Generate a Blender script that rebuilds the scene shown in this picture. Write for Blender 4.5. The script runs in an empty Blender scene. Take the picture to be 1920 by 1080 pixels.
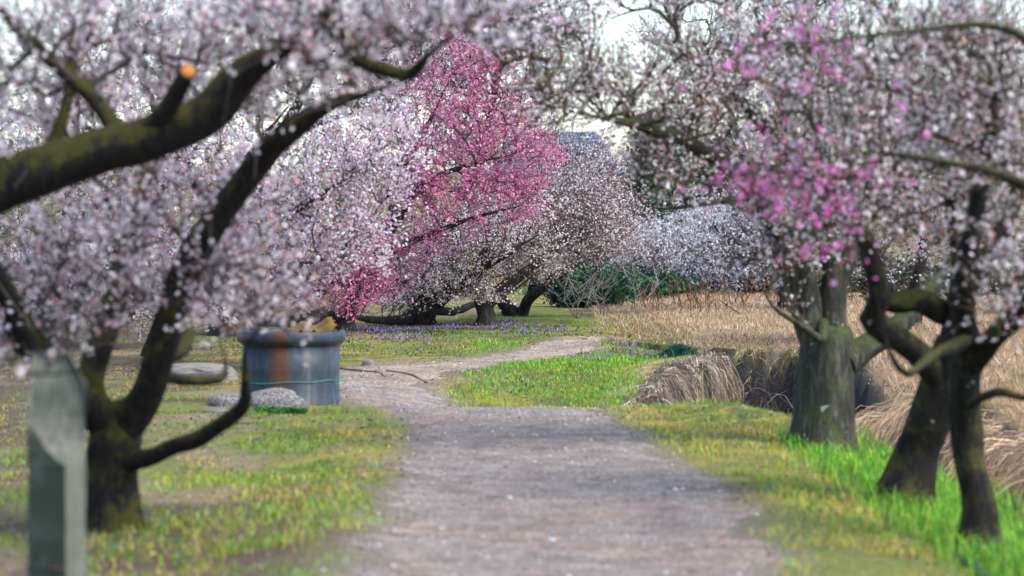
import bpy, math, random
import numpy as np
from mathutils import Vector

SEED = 7
rng = np.random.default_rng(SEED)
random.seed(SEED)
scene = bpy.context.scene
COL = scene.collection

# ------------------------------------------------------------------ camera
H = 1.85                       # eye height over the path
FPX = 7200.0                   # 135 mm lens on a 36 mm sensor, in pixels of a 1920 wide frame
HORIZON = 310.0
PITCH = math.atan((540 - HORIZON) / FPX)
cam_d = bpy.data.cameras.new("camera")
cam_d.lens = 135; cam_d.sensor_width = 36
cam_d.clip_start = 0.5; cam_d.clip_end = 6000
cam_d.dof.use_dof = True
cam_d.dof.focus_distance = 43.0
cam_d.dof.aperture_fstop = 2.7
cam_d.dof.aperture_blades = 9
cam = bpy.data.objects.new("camera", cam_d); COL.objects.link(cam)
cam.location = (0, 0, H)
cam.rotation_euler = (math.pi / 2 - PITCH, 0, 0)
scene.camera = cam

# ------------------------------------------------------------------ sky and sun
SUN_EL, SUN_AZ = math.radians(50), math.radians(128)   # azimuth clockwise from +Y: high, behind the camera's right shoulder
w = bpy.data.worlds.new("World"); scene.world = w; w.use_nodes = True
nt = w.node_tree
sky = nt.nodes.new("ShaderNodeTexSky"); sky.sky_type = 'NISHITA'; sky.sun_disc = False
sky.sun_elevation = SUN_EL; sky.sun_rotation = SUN_AZ
sky.air_density = 1.0; sky.dust_density = 0.4; sky.ozone_density = 3.0
tint = nt.nodes.new("ShaderNodeMix"); tint.data_type = 'RGBA'; tint.blend_type = 'MULTIPLY'; tint.inputs[0].default_value = 1
tint.inputs[7].default_value = (.90, .97, 1.06, 1)          # thin high cloud: a cooler, even sky
nt.links.new(sky.outputs[0], tint.inputs[6]); nt.links.new(tint.outputs[2], nt.nodes["Background"].inputs[0])
nt.nodes["Background"].inputs[1].default_value = 0.12
sd = bpy.data.lights.new("sun", 'SUN'); sd.energy = 3.0; sd.angle = math.radians(48); sd.color = (1, .95, .87)
so = bpy.data.objects.new("sun", sd); COL.objects.link(so)
sdir = Vector((math.sin(SUN_AZ) * math.cos(SUN_EL), math.cos(SUN_AZ) * math.cos(SUN_EL), math.sin(SUN_EL)))
so.rotation_euler = sdir.to_track_quat('Z', 'Y').to_euler()
so.location = (20, -20, 40)
scene.view_settings.view_transform = 'Standard'; scene.view_settings.look = 'None'
scene.view_settings.exposure = 1.45; scene.view_settings.gamma = 1
scene.cycles.max_bounces = 10; scene.cycles.diffuse_bounces = 8; scene.cycles.glossy_bounces = 2
scene.cycles.transmission_bounces = 3

# ------------------------------------------------------------------ helpers
_s, _c = math.sin(PITCH), math.cos(PITCH)
def at(px, py, d):
    """point at depth d (metres along +Y) seen at a pixel of the 1920x1080 frame"""
    u, v = (px - 960) / FPX, (540 - py) / FPX
    dy = _c + v * _s; dz = -_s + v * _c
    k = d / dy
    return np.array([u * k, d, H + dz * k])

def hash2(i, j, s):
    h = np.sin(i * 127.1 + j * 311.7 + s * 74.7) * 43758.5453
    return h - np.floor(h)
def vnoise(x, y, s=0):
    x = np.asarray(x, float); y = np.asarray(y, float)
    i, j = np.floor(x), np.floor(y); f, g = x - i, y - j
    f = f * f * (3 - 2 * f); g = g * g * (3 - 2 * g)
    return (hash2(i, j, s) * (1 - f) + hash2(i + 1, j, s) * f) * (1 - g) + (hash2(i, j + 1, s) * (1 - f) + hash2(i + 1, j + 1, s) * f) * g
def fbm(x, y, s=0, o=4):
    t = 0; a = .5
    for k in range(o):
        t = t + a * vnoise(x * 2 ** k, y * 2 ** k, s + k * 13); a *= .5
    return t / (1 - .5 ** o)
def sstep(a, b, x):
    t = np.clip((x - a) / (b - a), 0, 1); return t * t * (3 - 2 * t)
def norm(v):
    return v / np.maximum(np.linalg.norm(v, axis=-1, keepdims=True), 1e-9)
def rand_dirs(n):
    return norm(rng.normal(size=(n, 3)))

def mesh_np(name, V, F, mat=None, col=None, smooth=False):
    V = np.ascontiguousarray(V, dtype=np.float32); F = np.ascontiguousarray(F, dtype=np.int32)
    me = bpy.data.meshes.new(name)
    me.vertices.add(len(V)); me.vertices.foreach_set('co', V.ravel())
    k = F.shape[1]
    me.loops.add(F.size); me.loops.foreach_set('vertex_index', F.ravel())
    me.polygons.add(len(F)); me.polygons.foreach_set('loop_start', np.arange(0, F.size, k, dtype=np.int32))
    if smooth: me.polygons.foreach_set('use_smooth', np.ones(len(F), dtype=bool))
    me.update(calc_edges=True)
    if col is not None:
        c = np.ones((len(V), 4), dtype=np.float32); c[:, :3] = col
        a = me.color_attributes.new('Col', 'FLOAT_COLOR', 'POINT'); a.data.foreach_set('color', c.ravel())
    if mat: me.materials.append(mat)
    return me
def obj(name, me, parent=None, label=None, cat=None, group=None, kind=None):
    o = bpy.data.objects.new(name, me); COL.objects.link(o)
    if parent: o.parent = parent
    tag(o, label, cat, group, kind); return o
def tag(o, label=None, cat=None, group=None, kind=None):
    for k, v in (('label', label), ('category', cat), ('group', group), ('kind', kind)):
        if v: o[k] = v
    return o
def empty(name, loc, label, cat, group=None):
    o = bpy.data.objects.new(name, None); COL.objects.link(o); o.location = loc
    o.empty_display_size = .1
    return tag(o, label, cat, group)

# ------------------------------------------------------------------ materials
def new_mat(name):
    m = bpy.data.materials.new(name); m.use_nodes = True
    n = m.node_tree; b = n.nodes["Principled BSDF"]; b.inputs['Roughness'].default_value = .85
    b.inputs['Specular IOR Level'].default_value = .25
    return m, n, b
def N(n, t, **kw):
    x = n.nodes.new(t)
    for k, v in kw.items(): setattr(x, k, v)
    return x
def noise_node(n, scale, detail=4, rough=.6, vec=None, dist=0):
    t = N(n, 'ShaderNodeTexNoise'); t.inputs['Scale'].default_value = scale; t.inputs['Detail'].default_value = detail
    t.inputs['Roughness'].default_value = rough; t.inputs['Distortion'].default_value = dist
    if vec is not None: n.links.new(vec, t.inputs['Vector'])
    return t
def ramp(n, fac, stops):
    r = N(n, 'ShaderNodeValToRGB'); e = r.color_ramp.elements
    while len(e) < len(stops): e.new(.5)
    for x, (p, c) in zip(e, stops): x.position = p; x.color = (*c, 1) if len(c) == 3 else c
    n.links.new(fac, r.inputs[0]); return r
def mixc(n, fac, a, b, mode='MIX'):
    m = N(n, 'ShaderNodeMix', data_type='RGBA', blend_type=mode)
    for s, v in ((0, fac), (6, a), (7, b)):
        if hasattr(v, 'links'): n.links.new(v, m.inputs[s])
        else: m.inputs[s].default_value = v if s == 0 else (*v, 1)
    return m.outputs[2]
def bump(n, b, h, strength=.5, dist=.02):
    u = N(n, 'ShaderNodeBump'); u.inputs['Strength'].default_value = strength; u.inputs['Distance'].default_value = dist
    n.links.new(h, u.inputs['Height']); n.links.new(u.outputs[0], b.inputs['Normal'])
def objco(n): return N(n, 'ShaderNodeTexCoord').outputs['Object']

def col_mat(name, transl=0.0, rough=.8, spec=.2):
    """colour from the mesh's own per-piece colour attribute, with a share of light let through"""
    m, n, b = new_mat(name)
    a = N(n, 'ShaderNodeVertexColor'); a.layer_name = 'Col'
    n.links.new(a.outputs[0], b.inputs['Base Color']); b.inputs['Roughness'].default_value = rough
    b.inputs['Specular IOR Level'].default_value = spec
    if transl:
        t = N(n, 'ShaderNodeBsdfTranslucent'); n.links.new(a.outputs[0], t.inputs[0])
        x = N(n, 'ShaderNodeMixShader'); x.inputs[0].default_value = transl
        n.links.new(b.outputs[0], x.inputs[1]); n.links.new(t.outputs[0], x.inputs[2])
        n.links.new(x.outputs[0], n.nodes['Material Output'].inputs[0])
    return m
M_PETAL = col_mat('petals', .5, .7, .1)
M_BLADE = col_mat('grass_blades', .3, .55, .3)
M_STRAW = col_mat('dry_straw', .15, .75, .2)
M_TWIG = col_mat('twig_bark', 0, .8, .2)
M_STONE_BITS = col_mat('gravel_bits', 0, .85, .2)
M_LEAF = col_mat('evergreen_leaves', .2, .5, .3)

def bark_mat(name, dark, light, moss, moss_amt, lichen=.0):
    m, n, b = new_mat(name)
    co = objco(n)
    mp = N(n, 'ShaderNodeMapping'); mp.inputs['Scale'].default_value = (1, 1, .22); n.links.new(co, mp.inputs[0])
    f = noise_node(n, 26, 6, .7, mp.outputs[0], .6)
    base = ramp(n, f.outputs[0], [(.32, tuple(x * .45 for x in dark)), (.5, dark), (.7, light)]).outputs[0]
    g = N(n, 'ShaderNodeNewGeometry'); sx = N(n, 'ShaderNodeSeparateXYZ'); n.links.new(g.outputs['Normal'], sx.inputs[0])
    f2 = noise_node(n, 7, 5, .65, co)
    ad = N(n, 'ShaderNodeMath', operation='MULTIPLY_ADD'); n.links.new(sx.outputs[2], ad.inputs[0]); ad.inputs[1].default_value = .22
    n.links.new(f2.outputs[0], ad.inputs[2])
    mk = ramp(n, ad.outputs[0], [(.62 - moss_amt * .3, (0, 0, 0)), (.74 - moss_amt * .3, (1, 1, 1))])
    f3 = noise_node(n, 60, 3, .6, co)
    mossc = ramp(n, f3.outputs[0], [(.3, tuple(x * .5 for x in moss)), (.7, tuple(x * 1.3 for x in moss))]).outputs[0]
    c = mixc(n, mk.outputs[0], base, mossc)
    if lichen:
        f4 = noise_node(n, 13, 3, .5, co)
        lm = ramp(n, f4.outputs[0], [(.72 - lichen * .2, (0, 0, 0)), (.76 - lichen * .2, (1, 1, 1))])
        c = mixc(n, lm.outputs[0], c, (.24, .29, .24))
    n.links.new(c, b.inputs['Base Color']); b.inputs['Roughness'].default_value = .9
    bump(n, b, f.outputs[0], .9, .03)
    return m
M_BARK_L = bark_mat('bark_dark_mossy', (.011, .009, .007), (.034, .027, .020), (.058, .052, .008), .46)
M_BARK_R = bark_mat('bark_lichen', (.012, .010, .008), (.038, .033, .025), (.055, .054, .010), .44, .10)
M_BARK_R3 = bark_mat('bark_grey_green', (.034, .033, .024), (.11, .112, .08), (.05, .064, .02), .25, .25)
M_BARK_W = bark_mat('bark_grey', (.026, .022, .020), (.085, .076, .068), (.045, .05, .014), .12, .1)
M_CUT = new_mat('fresh_cut_wood')[0]
_b = M_CUT.node_tree.nodes["Principled BSDF"]; _n = M_CUT.node_tree
_r = ramp(_n, noise_node(_n, 60, 3, .5, objco(_n)).outputs[0], [(.3, (.42, .13, .03)), (.7, (.6, .24, .06))]); _n.links.new(_r.outputs[0], _b.inputs['Base Color'])

# ------------------------------------------------------------------ terrain
DITCH = np.array([(3.75, 21), (3.1, 24.5), (2.45, 27.6), (1.5, 29.6), (.75, 30.7), (.72, 31.5), (1.02, 32.8), (1.42, 34.6), (1.78, 36.2), (1.88, 36.9),
                  (1.6, 37.75), (1.0, 38.6), (.7, 39.6), (1.0, 40.0), (1.5, 39.0), (2.2, 38.15), (2.9, 37.75), (3.25, 36.4), (3.05, 34), (3.1, 31.6),
                  (3.45, 29), (4.0, 26), (5.2, 22), (5.8, 17), (5.2, 12), (4.2, 12), (4.3, 17)])
def poly_sd(x, y, P):
    """signed distance to polygon, positive inside"""
    x = np.asarray(x, float); y = np.asarray(y, float)
    d = np.full(x.shape, 1e9); ins = np.zeros(x.shape, bool)
    for (ax, ay), (bx, by) in zip(P, np.roll(P, -1, 0)):
        ex, ey = bx - ax, by - ay
        t = np.clip(((x - ax) * ex + (y - ay) * ey) / (ex * ex + ey * ey), 0, 1)
        d = np.minimum(d, np.hypot(x - ax - t * ex, y - ay - t * ey))
        c = ((ay > y) != (by > y)) & (x < (bx - ax) * (y - ay) / (by - ay + 1e-12) + ax)
        ins ^= c
    return np.where(ins, d, -d)
PATH = [(.2, -6, 1.0), (.18, 12, 1.0), (.2, 17.3, .96), (.3, 20.8, .94), (.17, 24.7, .82), (.02, 27.7, .72), (-.2, 29.3, .78), (-.8, 31.0, .55), (-1.25, 32.8, .5),
        (-1.1, 34.4, .62), (-.35, 35.9, .42), (.15, 37.2, .36), (.5, 38.4, .32), (.95, 39.8, .25), (1.12, 40.5, .2)]
def path_sd(x, y):
    """positive inside the path (metres from its edge)"""
    best = np.full(np.shape(x), -1e9)
    for (ax, ay, aw), (bx, by, bw) in zip(PATH, PATH[1:]):
        ex, ey = bx - ax, by - ay
        t = np.clip(((x - ax) * ex + (y - ay) * ey) / (ex * ex + ey * ey), 0, 1)
        best = np.maximum(best, aw + t * (bw - aw) - np.hypot(x - ax - t * ex, y - ay - t * ey))
    return best
def height(x, y):
    x = np.asarray(x, float); y = np.asarray(y, float)
    z = (fbm(x * .35, y * .35, 3, 3) - .5) * .10 + (fbm(x * 1.7, y * 1.7, 9, 3) - .5) * .035
    ps = path_sd(x, y)
    z = z * (1 - .6 * sstep(-.3, .3, ps))
    z = z * sstep(1.0, 6, np.abs(y)) 
    # dip behind the crest of the path
    lat = sstep(-1.5, .5, x)
    z = z - .27 * lat * sstep(29.3, 31.0, y) * (1 - sstep(31.4, 34.8, y))
    # path side banks: falls off to the right, low ridge on the left
    z = z - .30 * sstep(1.4, 3.3, x) * (1 - sstep(27, 30, y))
    z = z + .05 * np.exp(-((x + .95) / .35) ** 2) * (1 - sstep(23, 27, y))
    z = z - .10 * sstep(-1.6, -4.5, x) * (1 - sstep(26, 32, y)) 
    # far bank with the dry grass
    fb = sstep(39.5, 42.5, y + .35 * (x - 2)) * sstep(1.0, 2.4, x)
    z = z + .06 * fb * (1 - sstep(50, 60, y))
    # right bank mound
    z = z + .34 * sstep(3.0, 4.4, x + .12 * (y - 30)) * sstep(24, 27, y) * (1 - sstep(35, 38.5, y))
    # low mound under the far trees
    z = z + .05 * np.exp(-((y - 42) / 3) ** 2) * (1 - sstep(.4, 1.6, x))
    # land falls away beyond the park
    z = z - 1.6 * sstep(62, 100, y)
    e = poly_sd(x, y, DITCH) + (fbm(x * 2.3, y * 2.3, 31, 3) - .5) * .28
    z = z - 1.15 * sstep(-.03, .30, e) + .04 * sstep(-.5, -.05, e) * (1 - sstep(-.05, .1, e))
    return z
def ground_color(x, y):
    n1 = fbm(x * .9, y * .6, 41, 4); n2 = fbm(x * 3.1, y * 2.2, 51, 4); n3 = fbm(x * 9, y * 7, 61, 3)
    def L(a, b, t): return a * (1 - t[..., None]) + np.array(b) * t[..., None]
    c = np.broadcast_to(np.array((.15, .17, .03)), x.shape + (3,)).copy()          # turf
    c = L(c, (.34, .27, .045), sstep(.42, .62, n1 * .6 + n2 * .4))                      # yellow dry moss turf
    c = L(c, (.10, .18, .02), sstep(.52, .62, n2))
    ps = path_sd(x, y); e = poly_sd(x, y, DITCH)
    soil = sstep(.46, .60, n2 * .55 + n1 * .25 + n3 * .2 + .30 * (np.exp(-((x + 1.65) / .75) ** 2) * (1 - sstep(20, 23, y)) * 1.2 + np.exp(-((x + 4) / 1.6) ** 2) * .6) - .01)
    c = L(c, (.105, .072, .052), soil)
    c = L(c, (.24, .18, .11), sstep(.54, .68, fbm(x * 1.1 + 3, y * .8 + 7, 71, 4)) * .8 * (x < 0))
    c = L(c, (.21, .175, .135), sstep(-.34, .08, ps + (n2 - .5) * .5))                # trodden verge
    dirt = np.exp(-((x + 1.2) / .9) ** 2 - ((y - 34.3) / 1.0) ** 2)
    c = L(c, (.17, .125, .09), sstep(.3, .6, dirt + (n2 - .5) * .4))
    straw = np.maximum(sstep(1.4, 2.3, x) * sstep(38.6, 39.8, y + .25 * (x - 2)), sstep(3.0, 3.5, x + .1 * (y - 30)) * sstep(23, 25, y))
    c = L(c, (.33, .225, .12), straw * sstep(.25, .5, n2 + .15))
    c = L(c, (.17, .155, .05), sstep(48, 56, y) * .7)
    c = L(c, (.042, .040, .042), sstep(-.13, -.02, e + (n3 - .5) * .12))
    c = L(c, (.30, .24, .16), sstep(-.4, -.15, e) * (1 - sstep(-.1, .02, e)) * sstep(30, 32, y) * (n3 > .5))
    return c

def axis(fine_a, fine_b, step, lo, hi):
    mid = np.arange(fine_a, fine_b, step)
    def out(start, end):
        p = [start]; s = step * (1 if end > start else -1)
        while (p[-1] < end) if s > 0 else (p[-1] > end):
            s *= 1.22; p.append(p[-1] + s)
        return p[1:]
    return np.array(out(fine_a, lo)[::-1] + list(mid) + out(fine_b - step, hi))
gx = axis(-5.0, 5.2, .09, -1500, 1500); gy = axis(14, 52, .10, -600, 3500)
X, Y = np.meshgrid(gx, gy)
Z = height(X, Y)
V = np.stack([X, Y, Z], -1).reshape(-1, 3)
nx, ny = len(gx), len(gy)
i = (np.arange(ny - 1)[:, None] * nx + np.arange(nx - 1)[None]).ravel()
F = np.stack([i, i + 1, i + nx + 1, i + nx], 1)
def ground_mat():
    m, n, b = new_mat('ground')
    a = N(n, 'ShaderNodeVertexColor'); a.layer_name = 'Col'
    co = objco(n)
    f = noise_node(n, 9, 6, .7, co); f2 = noise_node(n, 55, 4, .7, co)
    k = ramp(n, f2.outputs[0], [(.25, (.45, .45, .45)), (.55, (1, 1, 1)), (.8, (1.6, 1.6, 1.55))])
    c = mixc(n, 1.0, a.outputs[0], k.outputs[0], 'MULTIPLY')
    k2 = ramp(n, f.outputs[0], [(.3, (.65, .62, .6)), (.65, (1.2, 1.2, 1.15))])
    c = mixc(n, 1.0, c, k2.outputs[0], 'MULTIPLY')
    n.links.new(c, b.inputs['Base Color']); b.inputs['Roughness'].default_value = .95
    bump(n, b, f2.outputs[0], .8, .03)
    return m
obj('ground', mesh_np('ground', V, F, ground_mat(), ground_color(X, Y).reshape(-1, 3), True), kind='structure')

# path sheet
px_ = np.arange(-3.2, 2.6, .05); py_ = np.arange(3, 52, .07)
X, Y = np.meshgrid(px_, py_); nx, ny = len(px_), len(py_)
sd_ = path_sd(X, Y) + (fbm(X * 2.2, Y * 1.5, 77, 4) - .5) * .55 + (fbm(X * 9, Y * 6, 87, 2) - .5) * .18
V = np.stack([X, Y, height(X, Y) + .006 - .02 * (sd_ < .03)], -1).reshape(-1, 3)
i = (np.arange(ny - 1)[:, None] * nx + np.arange(nx - 1)[None]).ravel()
F = np.stack([i, i + 1, i + nx + 1, i + nx], 1)
keep = (sd_.ravel()[F] > 0).any(1)
F = F[keep]; used, F = np.unique(F, return_inverse=True); F = F.reshape(-1, 4); V = V[used]
xx, yy = V[:, 0], V[:, 1]
t = sstep(30, 36, yy)[:, None]
pc = np.array((.20, .17, .146)) * (1 - t) + np.array((.265, .215, .165)) * t
tt = sstep(.5, .68, fbm(xx * 2, yy * 1.3, 95, 4))[:, None]
pc = pc * (1 - .55 * tt) + np.array((.20, .15, .11)) * .55 * tt
def path_mat():
    m, n, b = new_mat('gravel_path')
    a = N(n, 'ShaderNodeVertexColor'); a.layer_name = 'Col'
    co = objco(n)
    v = N(n, 'ShaderNodeTexVoronoi'); v.inputs['Scale'].default_value = 42; n.links.new(co, v.inputs['Vector'])
    hv = N(n, 'ShaderNodeSeparateColor'); n.links.new(v.outputs['Color'], hv.inputs[0])
    k = ramp(n, hv.outputs[0], [(0, (.62, .62, .63)), (.5, (1, .98, .96)), (1, (1.45, 1.43, 1.42))])
    f = noise_node(n, 3.2, 7, .72, co)
    k2 = ramp(n, f.outputs[0], [(.32, (.52, .50, .50)), (.62, (1.2, 1.18, 1.17))])
    c = mixc(n, 1, mixc(n, 1, a.outputs[0], k.outputs[0], 'MULTIPLY'), k2.outputs[0], 'MULTIPLY')
    n.links.new(c, b.inputs['Base Color']); b.inputs['Roughness'].default_value = .95
    bump(n, b, v.outputs['Distance'], .6, .02)
    return m
obj('path', mesh_np('path', V, F, path_mat(), pc, True), kind='structure')

# ------------------------------------------------------------------ stuff on the ground
def scatter(n, x0, x1, y0, y1, f):
    """uniform points kept with probability f(x, y)"""
    x = rng.uniform(x0, x1, n); y = rng.uniform(y0, y1, n)
    k = rng.random(n) < f(x, y)
    return x[k], y[k]
def blades(x, y, h, wd, lean, cols, z=None, dirs=None):
    """bent blades of five corners; h, wd arrays"""
    n = len(x); z = height(x, y) if z is None else z
    a = rng.uniform(0, 2 * np.pi, n) if dirs is None else dirs
    L = lean * rng.uniform(.3, 1.3, n) * h
    dx, dy = np.cos(a) * L, np.sin(a) * L
    b = a + np.pi / 2 + rng.normal(0, .5, n); sx, sy = np.cos(b) * wd / 2, np.sin(b) * wd / 2
    V = np.empty((n, 5, 3))
    V[:, 0] = np.stack([x - sx, y - sy, z - .01], 1); V[:, 1] = np.stack([x + sx, y + sy, z - .01], 1)
    V[:, 2] = np.stack([x + sx * .8 + dx * .35, y + sy * .8 + dy * .35, z + h * .6], 1)
    V[:, 3] = np.stack([x - sx * .8 + dx * .35, y - sy * .8 + dy * .35, z + h * .6], 1)
    V[:, 4] = np.stack([x + dx, y + dy, z + h * (1 - .25 * np.minimum(lean, 1.5))], 1)
    T = np.array([(0, 1, 2), (0, 2, 3), (3, 2, 4)])
    F = (np.arange(n)[:, None, None] * 5 + T[None]).reshape(-1, 3)
    C = np.repeat(cols[:, None], 5, 1)
    return V.reshape(-1, 3), F, C.reshape(-1, 3)
def pick(n, pal, var=.25):
    p = np.array([c for c, _ in pal]); wt = np.array([q for _, q in pal], float)
    c = p[rng.choice(len(pal), n, p=wt / wt.sum())]
    return np.clip(c * (1 + rng.normal(0, var, (n, 1))) * (1 + rng.normal(0, var * .3, (n, 3))), .004, .95)
def join(parts):
    Vs, Fs, Cs = [], [], []; o = 0
    for v, f, c in parts:
        Vs.append(v); Fs.append(f + o); Cs.append(c); o += len(v)
    return np.concatenate(Vs), np.concatenate(Fs), np.concatenate(Cs)
def off_path(x, y, a=-.02, b=-.25):
    return 1 - sstep(b, a, path_sd(x, y) + (fbm(x * 2.2, y * 1.5, 77, 4) - .5) * .55)
def off_ditch(x, y, m=.02): return poly_sd(x, y, DITCH) < m

GREEN = [((.15, .30, .02), 3), ((.22, .36, .03), 2), ((.08, .20, .02), 2), ((.34, .34, .04), 1)]
YELLOW = [((.46, .38, .03), 3), ((.34, .34, .03), 3), ((.46, .35, .15), 3), ((.18, .26, .02), 1)]
VIVID = [((.12, .34, .02), 4), ((.06, .22, .02), 3), ((.22, .40, .03), 2), ((.45, .42, .05), .8)]
STRAW = [((.42, .29, .185), 3), ((.33, .22, .14), 3), ((.54, .41, .28), 1.5), ((.19, .125, .08), 1.5)]

# short turf both sides of the path
def f_turf(x, y):
    g = fbm(x * .9, y * .6, 41, 4) * .5 + fbm(x * 3.1, y * 2.2, 51, 4) * .5
    s = (.34 + .66 * sstep(.40, .54, g)) * off_path(x, y) * off_ditch(x, y)
    s *= 1 - .55 * np.exp(-((x + 1.75) / .8) ** 2) * (1 - sstep(20, 23, y)) - .3 * sstep(2.2, 3.5, -x)
    s *= 1 - .65 * sstep(.3, .6, np.exp(-((x + 1.2) / .9) ** 2 - ((y - 34.3) / 1.0) ** 2))
    s = np.maximum(s, .8 * np.exp(-((x + 1.0) / .4) ** 2 - ((y - 26.8) / 2.0) ** 2) * off_path(x, y))
    s *= 1 - .8 * sstep(2.9, 3.4, x + .1 * (y - 30)) * (y > 23)
    s *= 1 - .8 * sstep(1.4, 2.3, x) * sstep(38.6, 39.8, y)
    return s * (.35 + .65 * (1 - sstep(2.6, 4.6, np.abs(x))))
x, y = scatter(520000, -5, 4.2, 15.5, 47, f_turf)
g = fbm(x * 1.3 + 5, y * .8, 141, 3)
gg = sstep(.45, .6, g - .25 * np.exp(-((x + .95) / .4) ** 2 - ((y - 26.6) / 2.0) ** 2) + .12 * np.exp(-((x + 1.0) / .6) ** 2) - .10 * (x > 0) * (y < 29))
C = np.where((rng.random(len(x)) < gg)[:, None], pick(len(x), GREEN), pick(len(x), YELLOW))
bare = 1 - sstep(.40, .50, fbm(x * .9, y * .6, 41, 4) * .5 + fbm(x * 3.1, y * 2.2, 51, 4) * .5)
C = np.where((rng.random(len(x)) < bare)[:, None], pick(len(x), [((.44, .34, .2), 2), ((.30, .22, .13), 2), ((.22, .24, .05), 1)]), C)
def spikes(x, y, h, wd, lean, cols):
    """single upright triangles, the blades of short turf"""
    n = len(x); z = height(x, y); a = rng.uniform(0, 6.28, n); b = rng.uniform(0, 6.28, n)
    V = np.empty((n, 3, 3)); sx, sy = np.cos(b) * wd / 2, np.sin(b) * wd / 2; L = h * lean * rng.uniform(.2, 1.2, n)
    V[:, 0] = np.stack([x - sx, y - sy, z - .006], 1); V[:, 1] = np.stack([x + sx, y + sy, z - .006], 1)
    V[:, 2] = np.stack([x + np.cos(a) * L, y + np.sin(a) * L, z + h], 1)
    return V.reshape(-1, 3), np.arange(3 * n).reshape(-1, 3), np.repeat(cols, 3, 0)
V, F, Cc = spikes(x, y, rng.uniform(.010, .030, len(x)) * (1 - .45 * sstep(27, 33, y)) * (.6 + .9 * sstep(.5, .62, fbm(x * 3.1, y * 2.2, 51, 4))), rng.uniform(.004, .009, len(x)), 1.0, C)
obj('short_turf', mesh_np('short_turf', V, F, M_BLADE, Cc), label='short patchy green and yellow turf beside the path', cat='grass', kind='stuff')

# long vivid grass: round the right trunks and on the spit of land by the ditch
def f_long(x, y):
    a = np.exp(-((x - (2.75 - .06 * (y - 20))) / .5) ** 2) * (1 - sstep(26, 27.5, y))
    b = (1 - sstep(.1, .5, np.abs(x - (.35 + .02 * (y - 33))) - .55)) * sstep(31, 31.6, y) * (1 - sstep(38.5, 39.5, y)) * (.3 + .7 * sstep(.40, .54, fbm(x * 1.6, y * .9, 171, 3)))
    c = np.exp(-((x - .9) / .35) ** 2 - ((y - 29.6) / .4) ** 2) * .6
    tuft = sstep(.50, .60, fbm(x * 1.7 + 9, y * .8, 411, 4))
    d = tuft * .38 * sstep(-2.6, -1.8, x) * (x < 0) * (1 - sstep(23, 27, y)) + tuft * .34 * (x > .8) * (1 - sstep(2.0, 2.6, x)) * (1 - sstep(27, 29.5, y))
    return np.maximum(np.maximum(np.maximum(a, b), c), d) * off_path(x, y) * off_ditch(x, y, .1)
x, y = scatter(330000, -2.6, 4.4, 16, 40, f_long)
near = y < 29.8
hh = np.where(near, rng.uniform(.06, .20, len(x)), rng.uniform(.015, .055, len(x))) * (.6 + .8 * fbm(x * 2, y * 2, 181, 2)) * np.where(x < 2.0 - .03 * (y - 20), np.where(near, .32, 1), 1)
V, F, Cc = blades(x, y, hh, rng.uniform(.003, .0065, len(x)), .9, np.where((near & (x < 2.0 - .03 * (y - 20)) & (rng.random(len(x)) < .55))[:, None], pick(len(x), YELLOW, .3), pick(len(x), VIVID, .3)))
obj('long_grass', mesh_np('long_grass', V, F, M_BLADE, Cc), label='long vivid green grass round the right trunks and ditch edge', cat='grass', kind='stuff')

# ground ivy with purple flowers under the far trees
def f_purple(x, y):
    a = np.exp(-((x + .6) / 1.25) ** 2 - ((y - 42.2) / 1.5) ** 2) + .55 * np.exp(-((x + 1.7) / .8) ** 2 - ((y - 39.5) / 1.6) ** 2)
    b = .9 * np.exp(-((x - .95) / .38) ** 2 - ((y - 37.4) / .9) ** 2) + .5 * np.exp(-((x - .15) / .22) ** 2 - ((y - 33.4) / .5) ** 2)
    return np.clip((a + b) * sstep(.32, .55, fbm(x * 2.6, y * 1.6, 191, 3)), 0, 1) * off_path(x, y) * off_ditch(x, y, 0)
x, y = scatter(60000, -3.5, 2, 32, 46, f_purple)
p1 = blades(x, y, rng.uniform(.012, .038, len(x)), rng.uniform(.010, .018, len(x)), 1.1, pick(len(x), [((.035, .10, .03), 3), ((.06, .13, .03), 2), ((.10, .14, .03), 1)]))
k = rng.random(len(x)) < .24 * sstep(.36, .6, fbm(x * 1.7, y * 1.1, 201, 3)) * 2
x2, y2 = x[k], y[k]
p2 = blades(x2, y2, rng.uniform(.010, .018, len(x2)), rng.uniform(.010, .017, len(x2)), .4, pick(len(x2), [((.26, .11, .36), 2), ((.36, .17, .44), 1)]), z=height(x2, y2) + rng.uniform(.015, .04, len(x2)))
V, F, Cc = join([p1, p2])
obj('purple_groundcover', mesh_np('purple_groundcover', V, F, M_BLADE, Cc), label='low dark green weeds with purple flowers under the far trees', cat='weeds', kind='stuff')

# dry grass on the far bank and the right mound
def f_straw(x, y):
    e = poly_sd(x, y, DITCH)
    a = sstep(1.2, 1.9, x + .15 * (y - 40)) * sstep(38.2, 39.2, y + .25 * (x - 2)) * (1 - sstep(49, 53, y))
    b = sstep(3.0, 3.3, x + .05 * (y - 30)) * sstep(22, 25, y)
    return np.maximum(a, b) * (e < -.08)
x, y = scatter(95000, 1, 6.2, 22, 53, f_straw)
h = rng.uniform(.03, .09, len(x)) * np.where(y > 37.5, 1, 1.6)
V, F, Cc = blades(x, y, h * (.6 + .9 * fbm(x * 2, y * 2, 7, 3)), rng.uniform(.0025, .006, len(x)), 2.2, pick(len(x), STRAW, .3) * (.6 + .8 * fbm(x * 3, y * 3, 17, 3))[:, None])
obj('dry_grass', mesh_np('dry_grass', V, F, M_STRAW, Cc), label='matted tan dry grass covering the far bank of the ditch', cat='grass', kind='stuff')

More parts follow.
